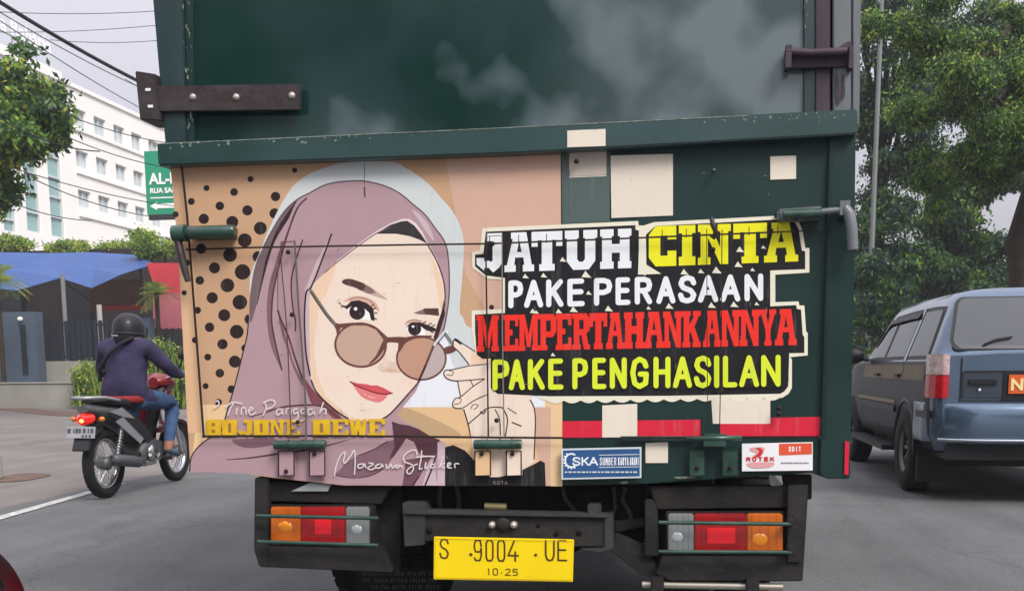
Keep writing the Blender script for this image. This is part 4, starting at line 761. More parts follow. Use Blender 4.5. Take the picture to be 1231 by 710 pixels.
P.poly([(590,428),(949,420),(947.5,464),(943,470),(938,473),(800,475.5),(660,476),(598,473),(590,466)], blk_)
P.stroke([(773,274),(775,330)], 2.2, cream, sm=False)
for (x, y, s_) in ((654,331,4),(705,330,6),(632,332,4),(823,327,5),(843,326,4),(862,325,6),(888,318,5),(890,300,5),(918,297,3),(905,324,3),(690,372,5),(732,371,5),(641,374,4),(672,374,4),(780,370,3),(805,368,5),(856,367,5),(883,366,5),(910,365,3),(686,310,5),(708,352,3.5),(677,312,4),(645,375,3),(665,426,3)):
    P.poly([(x-s_, y+s_*.5), (x-s_*.2, y-s_*.8), (x+s_*.3, y-s_*.1), (x+s_, y+s_*.6)], cream)
slogan_w, slogan_y, slogan_r, slogan_g = mat('slogan_white', (226, 230, 232), .4), mat('slogan_yellow', (228, 224, 36), .4), mat('slogan_red', (226, 50, 40), .4), mat('slogan_lime', (212, 226, 52), .4)
slab_text(P, 'JATUH', [(573,605),(606.5,642),(639,676),(679,718),(721.5,759)], (573,281,759,274.5), (573,328,759,322), slogan_w, blk_)
slab_text(P, 'CINTA', [(780,813),(816,836),(839,878.5),(881.5,922),(918.5,959.5)], (780,272,959,266.5), (780,320.5,959,314), slogan_y, blk_)
slab_text(P, 'MEMPERTAHANKANNYA', [(a_-.9, b_+.9) for a_, b_ in [(574,599),(606,622),(624,647),(648.5,668),(669,686),(688.5,708.5),(709.5,729),(729.5,749),(751,773.5),(775,797.5),(798,819.5),(821,841.5),(846,866),(867,889),(890,913),(914.5,932),(932.5,957)]], (574,379,957,371), (574,422.5,957,414.5), slogan_r, blk_)
for x0, x1 in ((574,605),(607,642),(640,676),(679,718),(722,759),(781,813),(816,836),(839,878),(882,921),(920,952)):
    xm = (x0+x1)/2; b_ = 281-(xm-573)*.036; P.stroke([(xm-1, b_+3), (xm-1, b_+14)], .9, blk_, sm=False)
# lower two lines: rounded letters with a dark casing
x3 = [(611,629),(630,653),(656.5,677.5),(682,703),(714,736),(740,758),(763,784),(789,812),(815,837.5),(839,863.5),(866,890),(895,917.5)]
stroke_text(P, 'PAKEPERASAAN', x3, (611,337,917,328.5), (611,370.5,917,361.5), 6.3, slogan_w)
x4 = [(592,612.5),(611.5,631),(634.5,655),(659,677.5),(688,707),(712,729),(733,753.5),(757.5,780),(785.5,806),(809,832),(834,855.5),(858.5,864.5),(869,886.5),(888.5,912.5),(915,938.5)]
T4, B4 = (592,432,938,426), (592,469,938,464.5)
stroke_text(P, 'PAKEPENGHASILAN', x4, T4, B4, 16, cream, 2.5, 3.5) if False else None
stroke_text(P, 'PAKEPENGHASILAN', x4, T4, B4, 13.5, blk_, 2.2, 2.4)
stroke_text(P, 'PAKEPENGHASILAN', x4, T4, B4, 9.5, blk_, -.6, -.2)
stroke_text(P, 'PAKEPENGHASILAN', x4, T4, B4, 6.2, slogan_g)
P.build('slogan_lettering', gate)
# yellow name line, script lines
P = Print(); yel = mat('name_yellow', (226, 188, 30), .4, dark=(205, 160, 24), vscale=30); wht = mat('script_white', (216, 208, 208), .4)
hol_ = mat('name_hole', (150, 110, 60), .4)
slab_text(P, 'BOJONE', spread(6, 248, 361, .06), (248,504,361,504), (248,524,361,524), yel, hol_); slab_text(P, 'DEWE', spread(4, 376, 463, .06), (376,504,463,503), (376,524,463,523.5), yel, hol_)
def hand(P, strokes, w_, mt):
    for s_ in strokes: P.stroke(s_, w_, mt)
hand(P, [[(256,490),(263,486),(262,481),(259,483)], [(271,489),(280,483),(292,485)], [(281,484),(277,491),(274,499)], [(285,490),(284,498)], [(290,498),(291,490),(295,490),(296,498)], [(300,494),(304,491),(301,489),(299,495),(303,498),(308,495)],
    [(318,482),(320,490),(316,499)], [(316,484),(326,480),(331,484),(327,489),(320,491)], [(338,491),(333,492),(333,498),(338,496),(339,491),(340,498)], [(344,498),(345,491),(349,491),(350,498)], [(358,491),(353,492),(354,497),(358,495),(358,502),(353,506)], [(367,491),(362,492),(363,497),(367,495),(367,502),(362,506)],
    [(376,491),(371,492),(371,498),(376,496),(377,491),(378,498)], [(389,483),(384,497),(388,491),(392,492),(391,498)], [(410,489),(413,496)]], 1.5, wht)
hand(P, [[(402,572),(404,560),(409,548),(415,543),(413,553),(415,556),(422,547),(426,541),(427,556),(426,570)], [(437,557),(431,558),(431,562),(436,561),(438,557),(440,562)], [(443,556),(449,557),(442,562),(447,564),(452,561)], [(457,557),(452,559),(453,562),(458,561),(459,557),(461,561)],
    [(464,557),(465,562),(468,561),(470,557),(472,562),(476,558)], [(480,558),(476,560),(478,562),(482,559),(484,562)],
    [(501,546),(500,541),(494,541),(486,547),(486,554),(495,558),(497,563),(493,569),(489,567),(492,562),(502,557)], [(507,541),(506,552),(504,563),(508,562)], [(500,549),(512,548),(523,548)], [(512,555),(511,562),(515,561)], [(523,557),(518,559),(519,562),(524,560)], [(533,547),(528,562)], [(535,556),(530,559),(535,562)], [(538,560),(542,557),(539,556),(538,561),(543,562)], [(547,562),(547,557),(552,557)]], 1.5, wht)
P.build('script_lettering', gate)
P = Print(); rr = random.Random(21); scr = [mat('scratch_pale', (150, 150, 144), .6), mat('scratch_dark', (60, 52, 48), .7)]
for i in range(120):
    x, y = rr.uniform(215, 1010), rr.uniform(205, 560); a = rr.choice((0, 1.57, rr.uniform(0, 3.14))); L_ = rr.uniform(1.5, 9); dx, dy = math.cos(a)*L_, math.sin(a)*L_
    P.stroke([(x, y), (x+dx*.5+rr.uniform(-.5, .5), y+dy*.5), (x+dx, y+dy)], rr.uniform(.25, .55), rr.choice(scr), taper=True)
so2 = P.build('paint_scratch', gate); so2['kind'] = 'stuff'
# seams, hinge straps and fittings standing over the print
P = Print(D-.0235)
sm1 = [(224,300),(300,297.5),(500,294),(583,293),(740,287),(931,279),(1000,275)]
P.stroke(sm1[:6], 2.2, seamm, sm=False); P.stroke([(931,279),(996,276)], 1.6, blk_, sm=False)
P.stroke([(218.5,200),(225,260),(232,350),(245,525)], 2.8, seamm, sm=False); P.stroke([(244,524),(400,523.5),(600,525.5),(675,526)], 2.6, seamm, sm=False); P.stroke([(675,526.5),(835,526),(992,525.5)], 2, blk_, sm=False)
P.stroke([(997,276),(994,400),(992,525)], 1.8, mat('seam_green_dark', (18, 36, 34), .6), sm=False); P.stroke([(1001,185),(998,276)], 1.2, _m['seam_green_dark'], sm=False)
P.stroke([(583.5,290),(584,300),(585.5,400),(587,525)], 2, seamm, sm=False); P.stroke([(603.5,283),(604,400),(606,525)], 1.5, mat('strap_edge', (120, 112, 100), .5), sm=False); P.stroke([(584,284),(603,283)], 1, _m['strap_edge'], sm=False)
P.stroke([(340,291),(354,290)], 1.2, mauve_x, sm=False); P.stroke([(339.5,290),(338,315),(342,360),(346,420),(350,525)], 1.4, mauve_x); P.stroke([(354,290),(356,320),(359,370),(363,420),(367,480),(368,527)], 2.6, mat('strap_grey', (98, 90, 90), .5))
P.stroke([(849.5,275),(850,400),(851,524)], 1, seamm, sm=False); P.stroke([(868,276),(867,400),(865,524)], 1.2, seamm, sm=False)
for a, b in ((676,266),(734,262.5)): pass
P.stroke([(684,185),(684,266)], .8, ink2, sm=False); P.build('panel_seam', gate)
for x, y in ((346.5,303),(351,378),(358,507),(592,293),(591,369),(592,428),(597,505),(857,300),(693,194),(936,490),(936,497),(858,205)): bolt(gate, x, y, .0235, seamm if y != 205 else hard, .0075, 'rivet')
def barrel(x0, x1, y, r, out=.028):
    m = MB(); a, b = PY(x0, y, D-out), PY(x1, y-.5, D-out); L = b-a
    m.tube([a, a+L*.02, b-L*.02, b], [r*.9, r, r, r*.9], hard, 14)
    for t in (.28, .55, .8): m.tube([a+L*t-L*.012, a+L*t+L*.012], r*1.16, hard, 14)
    return m.build('hinge_barrel', gate)
barrel(330, 391, 534.5, .015); barrel(570, 627, 534, .015)
for (x0, x1, col, bx, by) in ((334,354,mauve,344,566),(371,391,mauve,378,545),(570,590,sand,579,545),(608,627,skin,616,545),(828,848,hard,838,562),(868,888,hard,878,562)):
    lf = pbox(MB(), [(x0,541),(x1,540.5),(x1+.5,571.5),(x0+.5,572)], col, .022, .008).build('hinge_leaf', gate, bevel=.001)
    P = Print(D-.0305+.008); P.stroke([(x0+.8,542),(x1-.6,541.5),(x1-.4,571),(x0+1,571.5)], 1.8, seamm if col is not hard else _m['seam_green_dark'], sm=False, closed=True); P.build('edge_line', lf); bolt(lf, bx, by, .024, seamm, .007)
m = pbox(MB(), [(745,524),(752,529),(835,529),(840,524)], hard, .02, .01); m.build('hinge_bracket', gate)
m = MB(); pa, pb_ = PY(826, 527, D-.045), PY(892, 526, D-.045); m.tube([pa, pb_], .008, hard, 10); m.box(PY(845, 527).x, PY(872, 527).x, D-.05, D, PY(850, 535).z, PY(850, 520).z, hard); m.build('hinge_barrel', gate, bevel=.002)
# side latches
m = MB(); pa, pb_ = PY(222, 280, D-.05), PY(283, 278, D-.05); m.tube([pa, pa.lerp(pb_, .03), pa.lerp(pb_, .97), pb_], [.013, .02, .02, .015], hard, 14); lt = m.build('side_latch', truck)
m = pbox(MB(), [(230,274),(280,272),(280,286),(230,288)], hard, .035, .035); m.build('mount_plate', lt, bevel=.003)
m = MB(); m.tube([PY(209,281,D-.05), PY(224,280,D-.05)], .026, hard, 12); m.tube([PY(213,286,D-.05), PY(216,300,D-.055), PY(221,320,D-.055), PY(226,338,D-.055)], [.012, .013, .012, .009], rustst, 10); m.build('handle', lt)
m = pbox(MB(), [(934,251),(990,247),(990,263),(936,266)], ggrey, .045, .045); lt = m.build('side_latch', truck, bevel=.006)
m = MB(); m.tube([PY(942,258,D-.055), PY(988,256,D-.055)], .013, hard, 12); m.tube([PY(988,254.5,D-.05), PY(1014,252,D-.05)], .009, ggrey, 10); m.build('bolt_bar', lt)
m = MB(); m.tube([PY(1016,250,D-.05), PY(1021,258,D-.055), PY(1024,275,D-.055), PY(1025,300,D-.055)], [.014, .016, .015, .014], ggrey, 10); m.box(PY(1006,250).x, PY(1018,250).x, D-.06, D, PY(1010,262).z, PY(1010,245).z, ggrey); m.build('handle', lt)
m = MB(); m.tube([PY(855,262,D-.045), PY(858,272,D-.055), PY(861,279,D-.05), PY(858,286,D-.045), PY(854,283,D-.04)], [.006, .007, .007, .006, .004], rustst, 8); m.build('hook', gate)
# stickers
stk = pbox(MB(), [(675,539),(771,537),(771,574),(675,576)], mat('plate_border', (200, 208, 212), .35), .024, .006).build('maker_plate', gate)
P = Print(D-.0245); bl = mat('plate_blue', (44, 88, 138), .35, dark=(36, 76, 124), vscale=10)
P.poly([(677,541),(769,539),(769,572),(677,574)], bl); P.stroke(ell(687, 553, 7.5, 8, 20)[3:18], 2, slogan_w)
for i in range(8): a = 1.2+i*.42; P.disc(687+9.5*math.cos(a+1), 553-9.5*math.sin(a+1), 1.2, slogan_w, n=6)
stroke_text(P, 'SKA', [(688,698),(699,708),(708,719)], (688,549,719,548.6), (688,559.5,719,559.2), 1.9, slogan_w)
stroke_text(P, 'SUMBER', spread(6, 721, 741), (721,549.5,768,549), (721,559,768,558.6), .9, slogan_w); stroke_text(P, 'KARYA', spread(5, 743, 755.5), (721,549.5,768,549), (721,559,768,558.6), .9, slogan_w); stroke_text(P, 'ABADI', spread(5, 757, 768), (721,549.5,768,549), (721,559,768,558.6), .9, slogan_w)
P.stroke([(720,546.6),(768,545.8)], .7, slogan_w, sm=False); P.stroke([(720,561.4),(768,560.6)], .7, slogan_w, sm=False)
rr = random.Random(3); x = 679
while x < 766: wd_ = rr.uniform(2, 6); P.stroke([(x, 567), (x+wd_, 567)], 1.7, halo, sm=False, caps=False); x += wd_+1.3
P.build('lettering', stk)
stk = pbox(MB(), [(892,533),(977,531),(977,565),(892,566)], mat('sticker_white', (228, 228, 230), .4), .022, .004).build('company_sticker', gate)
P = Print(D-.0226); sr, srp = mat('sticker_red', (196, 50, 56), .4), mat('sticker_pink', (216, 158, 158), .4); so_ = mat('sticker_orange', (214, 84, 56), .4)
P.poly([(936.5,533),(976,532.2),(976,545.5),(936.5,547)], so_); stroke_text(P, 'SDIT', spread(4, 948, 963), (948,536.5,963,536.2), (948,542.5,963,542.2), 1.1, slogan_w)
P.poly([(902,538),(917,537),(919,541),(913,549),(903,550),(909,544),(903,542)], srp, True); P.poly([(908,539),(914,538),(917,542),(914,548),(906,549),(911,545),(912,541)], sr, True)
stroke_text(P, 'ROTEK', spread(5, 897, 931), (897,549,931,548.5), (897,554.5,931,554), 1.5, sr); P.poly([(899,556),(930,555.5),(925,561),(905,562)], srp, True)
x = 939
while x < 972: wd_ = rr.uniform(1, 3.4); P.stroke([(x, 556), (x+wd_, 555.9)], 1.5, mat('print_text_grey', (120, 128, 140), .5), sm=False, caps=False); x += wd_+.8
P.build('lettering', stk)
P = Print(); 
for (x, y, L) in ((726,571,14),(810,573,24),(745,579,9)): P.poly([(x,y),(x+L,y-1),(x+L*1.1,y+1),(x+L*.4,y+2)], chip, True)
P.build('paint_chips', gate)
P = Print(); stroke_text(P, 'KOTA', spread(4, 593, 610), (593,577.5,610,577.5), (593,582,610,582), .8, _m['strap_edge']); P.build('small_lettering', gate)
# ------------------------------------------------ underside
bp = thing  # (no further things here: everything below belongs to the truck)
B1 = D+.02
def upart(name, pts, mt, out, th, base=B1, bev=.003, parent=truck): return pbox(MB(), pts, mt, out, th, base).build(name, parent, bevel=bev)
upart('lamp_panel', [(306,574),(312,681),(430,686),(480,690),(482,578)], blackst, -.06, .02)
upart('lamp_panel', [(306,574),(305,660),(311,680),(322,682),(322,574)], blackst, .02, .08); upart('lamp_shelf', [(322,655.5),(455,659),(470,688),(313,681)], blackst, .015, .07)
upart('lamp_shelf', [(322,578),(470,584),(458,606),(322,602)], chblk, .0, .05)
upart('lamp_panel', [(775,582),(972,584),(965,698),(800,700),(735,660),(735,640),(775,655)], blackst, -.06, .02)
upart('lamp_panel', [(947,583),(972,583),(964,676),(946,676)], blackst, .02, .08); upart('lamp_shelf', [(796,668),(962,668),(962,698),(806,698),(788,690)], blackst, .01, .07); upart('lamp_shelf', [(780,584),(950,584),(946,610),(790,612)], chblk, .0, .05)
amber, redl, clearl, redb = mat('lens_amber', (206, 108, 24), .3, dark=(170, 78, 20), vscale=12, coat=.6), mat('lens_red', (168, 20, 24), .3, dark=(130, 12, 18), vscale=12, coat=.6), mat('lens_clear', (126, 130, 130), .22, var=.1, coat=.6), mat('lens_red_bright', (226, 26, 40), .25, coat=.6)
hot_a, hot_w = mat('lens_glow_amber', (232, 140, 30), .25, coat=.5), mat('lens_glow_clear', (176, 184, 186), .25, coat=.5)  # lighter lens tones: the lamps' glow is put into the colour
def lamp(parts, y0, y1, base, label):
    tl = upart('tail_lamp', rect(parts[0][0]-3, y0-3, parts[-1][1]+8 if parts[0][2] is amber else parts[-1][1]+3, y1+3), chblk, .0, .05, base)
    for (x0, x1, mt, ins) in parts:
        l_ = upart('lens', rect(x0, y0, x1, y1), mt, .016, .02, base, .004, tl)
        if ins: upart('reflector', rect(*ins[:4]), ins[4], .0185, .004, base, .0015, tl)
        n = 9
        for i in range(n): x = x0+2+(x1-x0-4)*i/(n-1); pr = upart('lens_rib', rect(x-.5, y0+1.5, x+.5, y1-1.5), mt, .0175, .003, base, 0, tl) if i % 2 else None
    return tl
lamp([(325,361,amber,None),(361.5,415,redl,(378,624,398,642,redb)),(415.5,443,clearl,None)], 609, 654, B1, '')
lamp([(803,834,clearl,None),(834.5,897,redl,(850,634,884,653,redb)),(897.5,941,amber,None)], 617, 663, B1, '')
def ball_(parent, name, px, py, r, mt, ry=None, dep=.006): p = PY(px, py, B1-.014); m = MB(); m.ball(p, r, dep, ry or r, mt); m.build(name, parent)
tl_ = [o for o in truck.children if o.name.startswith('tail_lamp')]
ball_(tl_[0], 'bulb_glow', 343, 633, .026, hot_a, .02); ball_(tl_[0], 'bulb_glow', 429, 636, .02, hot_w, .016); ball_(tl_[1], 'bulb_glow', 913, 648, .026, hot_a, .02); ball_(tl_[1], 'bulb_glow', 814, 645, .02, hot_w, .016)
def guard(pts, r=.0062, mt=hard): m = MB(); m.tube([PY(x, y, B1-.055) for x, y in pts], r, mt, 8); m.build('guard_bar', truck)
guard([(308,619.5),(455,622.5)]); guard([(310,650.5),(455,655)]); guard([(792,627.5),(950,629.5)]); guard([(792,662.5),(952,663.5)])
for x, y in ((953,628),(953,661)): upart('guard_tab', rect(x-6, y-4, x+3, y+4), blackst, .06, .06)
# centre beam, plate
upart('cross_beam', [(510,617),(726,622),(733,624),(733,657),(690,657),(510,650)], blackst, .03, .09); upart('beam_end', [(483,604),(508,605),(512,618),(510,655),(486,657)], mat('beam_grey', (56, 57, 58), .7, var=.3, vscale=10), .035, .09)
upart('beam_end', [(726,620),(736,618),(737,660),(722,664),(700,662),(700,659),(726,658)], _m['beam_grey'], .036, .09)
upart('beam_lip', [(486,614),(730,619),(730,622.5),(486,618)], _m['beam_grey'], .045, .08)
for x, y, r in ((516,637,.011),(696,640,.009),(669,641,.008),(647,631,.006)):
    p = PY(x, y, B1-.0315); m = MB(); m.lathe([(0, -.001), (r, -.001), (r, .002)], p, (0, 1, 0), mat('hole_black', (12, 12, 12), .9), n=12); m.build('bolt_hole', truck)
for x in (592, 618): m = MB(); m.lathe([(0, -.02), (.009, -.018), (.012, 0)], PY(x, 630, B1-.03), (0, 1, 0), boltm, n=10); m.build('bolt', truck)
m = MB(); m.tube([PY(583,608,D+.05), PY(609,609,D+.05)], .012, mat('brass_fitting', (140, 130, 96), .4, metal=.4), 10); m.build('fitting', truck)
m = MB(); m.lathe([(0, -.012), (.018, -.012), (.024, -.004), (.026, 0)], PY(605, 629, B1-.03), (0, 1, 0), blackst, n=16); m.build('buffer', truck)
npl = upart('number_plate', [(521.5,644.5),(690,648),(688.5,699),(521,696)], mat('plate_yellow', (236, 206, 10), .55, var=.05, vscale=8), .05, .006, B1, .002)
P = Print(B1-.0505); dk = mat('plate_brown', (78, 52, 24), .5)
def ln(t, xs, y0, y1, w_): stroke_text(P, t, xs, (521, y0, 690, y0+3.2), (521, y1, 690, y1+3.2), w_, dk)
ln('S', [(528,540)], 646.5, 671, 2.1); ln('9004', [(569,580),(583,594),(597,608),(610,624)], 646.5, 673, 2.1); ln('UE', [(655,667),(670,682)], 645.5, 671, 2.1)
ln('10', [(585,590),(592,599)], 681, 689.5, 1.1); ln('25', [(607,614),(616,623)], 681, 689.5, 1.1); P.disc(566, 666, 2, dk); P.disc(644, 666.5, 1.8, dk); P.disc(603, 688, .8, dk)
P.stroke([(523.5,646.8),(688,650.2),(686.8,696.8),(523,693.8)], .7, mat('plate_yellow_edge', (206, 176, 24), .4), sm=False, closed=True); P.build('lettering', npl)
# brackets, hoses
upart('bracket', [(706,606),(722,606),(722,622),(706,622)], _m['beam_grey'], .02, .05); upart('bracket', [(738,626),(775,622),(775,632),(740,640)], _m['beam_grey'], -.1, .02)
upart('bracket', [(775,600),(790,600),(792,668),(775,668)], blackst, .0, .05); upart('bracket', [(740,640),(776,655),(800,700),(770,690),(735,662)], blackst, -.02, .02)
for pts in ([(676,585),(680,600),(690,612),(692,625)], [(752,585),(748,600),(758,618),(757,628)], [(530,583),(528,600),(531,616)], [(548,583),(552,600),(551,616)], [(738,585),(740,610),(735,622)]):
    m = MB(); m.tube([PY(x, y, D+.13) for x, y in pts], .008, mat('hose', (62, 64, 66), .5), 8); m.build('hose', truck)
lgm = mat('zinc_plate', (150, 156, 156), .55, var=.1)
upart('lamp_bracket', [(372,580),(398,582),(394,590),(350,590)], lgm, .01, .003, B1, 0)
m = MB(); m.prism([PY(925,570,D+.0), PY(930,569,D+.0), PY(948,592,D+.06), PY(944,597,D+.06), PY(926,582,D+.02)], (0, .004, 0), lgm); m.build('lamp_bracket', truck)
upart('lamp_bracket', [(940,570),(976,570),(976,600),(944,600)], blackst, -.03, .02)
m = MB(); m.tube([PY(772,702,D+.02), PY(941,705,D+.02)], .011, mat('chrome_pipe', (178, 172, 158), .3, metal=.7), 12); m.build('crash_bar', truck)
for x in (790, 905): upart('bar_clamp', rect(x-8, 694, x+8, 712), blackst, .03, .05)
# mud flap with faint worn lettering
fl = upart('mud_flap', [(428,683),(532,683),(530,760),(430,760)], rubber, -.5, .012, D)
P = Print(D+.4985); gtx = mat('faded_print', (92, 92, 92), .8)
rr = random.Random(9)
for (y, a, b) in ((689, 437, 527), (697, 437, 524), (705, 446, 520)):
    x = a
    while x < b:
        for k in range(rr.choice((3, 5, 6, 7))):
            s_ = rr.random(); P.stroke([(x, y-2.4), (x, y+2.4)], .8, gtx, sm=False, caps=False)
            if s_ > .3: P.stroke([(x, y-2.2*rr.choice((1, 0, -1))), (x+2.2, y-2.2*rr.choice((1, 0, -1)))], .8, gtx, sm=False, caps=False)
            x += 3.4
        x += 3
P.build('lettering', fl)
for x0, y0, x1, y1 in ((560, 590, 566, 612), (640, 588, 646, 616), (662, 592, 668, 614)):
    m = MB(); m.box(PY(x0, y0, D+.2).x, PY(x1, y0, D+.2).x, D+.2, D+.24, PY(x0, y1, D+.2).z, PY(x0, y0, D+.2).z, blackst); m.build('bracket', truck)
# chassis, axle, wheels
m = MB()
for x in (-.95, -.15): m.box(x-.04, x+.04, D+.15, D+6.3, .52, .74, chblk)
for y in (.35, 1.3, 2.4, 3.5, 4.6): m.box(-1.45, .35, D+y, D+y+.08, .70, .758, chblk)
m.box(-1.1, 0, D+.16, D+.24, .5, .72, chblk); m.build('chassis', truck)
m = MB(); yA = D+1.35; m.tube([(-1.3, yA, .40), (.2, yA, .40)], .07, chblk, 14); m.ball((-.55, yA, .40), .2, .18, .19, chblk); m.build('rear_axle', truck)
for x in (-.95, -.15):
    m = MB()
    for k in range(5): m.box(x-.035, x+.035, yA-.55+k*.07, yA+.55-k*.07, .47+k*.014, .482+k*.014, blackst)
    m.build('leaf_spring', truck)
m = MB(); m.tube([(.1, D+.4, .47), (.1, D+1.0, .5), (.05, D+2.2, .55)], .035, mat('exhaust_grey', (74, 70, 66), .6, var=.2), 10); m.build('exhaust_pipe', truck)
m = MB(); m.tube([(-.55, D+.5, .58), (-.55, D+1.2, .45)], .03, blackst, 8); m.lathe([(0, -.09), (.22, -.09), (.34, -.06), (.37, 0), (.34, .06), (.22, .09), (0, .09)], (-.55, D+.62, .62), (0, .25, 1), rubber, 28); m.build('spare_wheel', truck)
def truck_wheel(x, y, sgn, dual):
    w_ = [0, -.24*sgn] if dual else [0]
    for off in w_:
        m = MB(); m.lathe([(.21, -.1), (.33, -.105), (.375, -.085), (.385, -.05), (.385, .05), (.375, .085), (.33, .105), (.21, .1)], (x+off, y, .385), (1, 0, 0), rubber, 40)
        for i in range(36):
            a = 2*math.pi*i/36; c_ = Vector((x+off, y+.386*math.cos(a), .386+.386*math.sin(a))); ax = [Vector((1, 0, 0)), Vector((0, -math.sin(a), math.cos(a))), Vector((0, math.cos(a), math.sin(a)))]
            for s in (-.06, .0, .06): m.obox(c_+Vector((s, 0, 0)), ax, (.024, .024, .006), rubber)
        wo = m.build('wheel', truck); r_ = MB(); r_.lathe([(0, -.03), (.08, -.03), (.1, -.07), (.19, -.05), (.215, -.1), (.22, .1), (.18, .05), (0, .04)], (x+off, y, .385), (1, 0, 0), mat('rim_grey', (120, 120, 116), .5), 28); r_.build('rim', wo)
truck_wheel(-1.37, yA, -1, True); truck_wheel(.27, yA, 1, True); truck_wheel(-1.3, D+5.4, -1, False); truck_wheel(.2, D+5.4, 1, False)
# cab at the front
m = MB(); prof = [(D+4.85, .55), (D+4.85, 2.25), (D+5.3, 2.35), (D+6.2, 2.2), (D+6.55, 1.35), (D+6.6, .45), (D+5.85, .45), (D+5.7, .8), (D+5.1, .8), (D+4.95, .45)]
m.prism([(-1.45, y, z) for y, z in prof], (1.8, 0, 0), mat('cab_paint', (196, 196, 190), .35, coat=.4)); m.build('cab', truck, bevel=.02)
#PART4
# ================================================================== MOTORCYCLE, RIDER, CAR  (built in local coordinates: +y is forward)
mred, msil, mblk, mchr = mat('bike_red', (120, 20, 30), .35, coat=.3), mat('bike_silver', (150, 152, 156), .35, metal=.3, var=.08), mat('bike_black_plastic', (34, 34, 37), .5), mat('bike_chrome', (190, 190, 192), .2, metal=.9)
mdull = mat('engine_grey', (96, 98, 100), .5, metal=.4, var=.2, vscale=30); seatm = mat('seat_black', (30, 30, 33), .6, bump=.2)
def bike_wheel(root, y, wide, R=.285):
    m = MB(); w_ = wide
    m.lathe([(R-.075, -w_*.6), (R-.05, -w_), (R-.02, -w_*.85), (R, -w_*.3), (R, w_*.3), (R-.02, w_*.85), (R-.05, w_), (R-.075, w_*.6)], (0, y, R), (1, 0, 0), rubber, 40)
    for i in range(40):
        a = 2*math.pi*i/40
        for s in (-1, 1):
            c_ = Vector((s*w_*.32, y+(R-.003)*math.cos(a), R+(R-.003)*math.sin(a))); m.obox(c_, [Vector((1, 0, 0)), Vector((0, -math.sin(a), math.cos(a))), Vector((0, math.cos(a), math.sin(a)))], (w_*.24, .014, .003), rubber)
    wh = m.build('wheel', root, local=True)
    m = MB(); m.lathe([(R-.1, -.02), (R-.072, -.026), (R-.07, .026), (R-.1, .02), (R-.1, -.02)], (0, y, R), (1, 0, 0), mchr, 32); m.build('rim', wh, local=True)
    m = MB()
    for i in range(18):
        a = 2*math.pi*i/18
        for s in (-1, 1): m.tube([(s*.03, y+.03*math.cos(a+.5*s), R+.03*math.sin(a+.5*s)), (0, y+(R-.09)*math.cos(a), R+(R-.09)*math.sin(a))], .0025, mchr, 5)
    m.build('spokes', wh, local=True)
    m = MB(); m.lathe([(0, -.06), (.035, -.06), (.055, -.04), (.055, .04), (.035, .06), (0, .06)], (0, y, R), (1, 0, 0), mdull, 18); m.build('hub', wh, local=True)
    return wh
def loft(rings, mt, smooth=True, cap=True):    # rings of equal length
    m = MB(); n = len(rings[0]); vs = [p for r in rings for p in r]
    m.add(vs, [(i*n+j, i*n+(j+1) % n, (i+1)*n+(j+1) % n, (i+1)*n+j) for i in range(len(rings)-1) for j in range(n)], mt, smooth)
    if cap: m.add(rings[0], [list(range(n))], mt); m.add(rings[-1], [list(range(n))[::-1]], mt)
    return m
def oring(y, z, rx, rz, n=14, sq=1.0): return [Vector((rx*math.copysign(abs(math.cos(t))**sq, math.cos(t)), y, z+rz*math.copysign(abs(math.sin(t))**sq, math.sin(t)))) for t in (2*math.pi*i/n for i in range(n))]
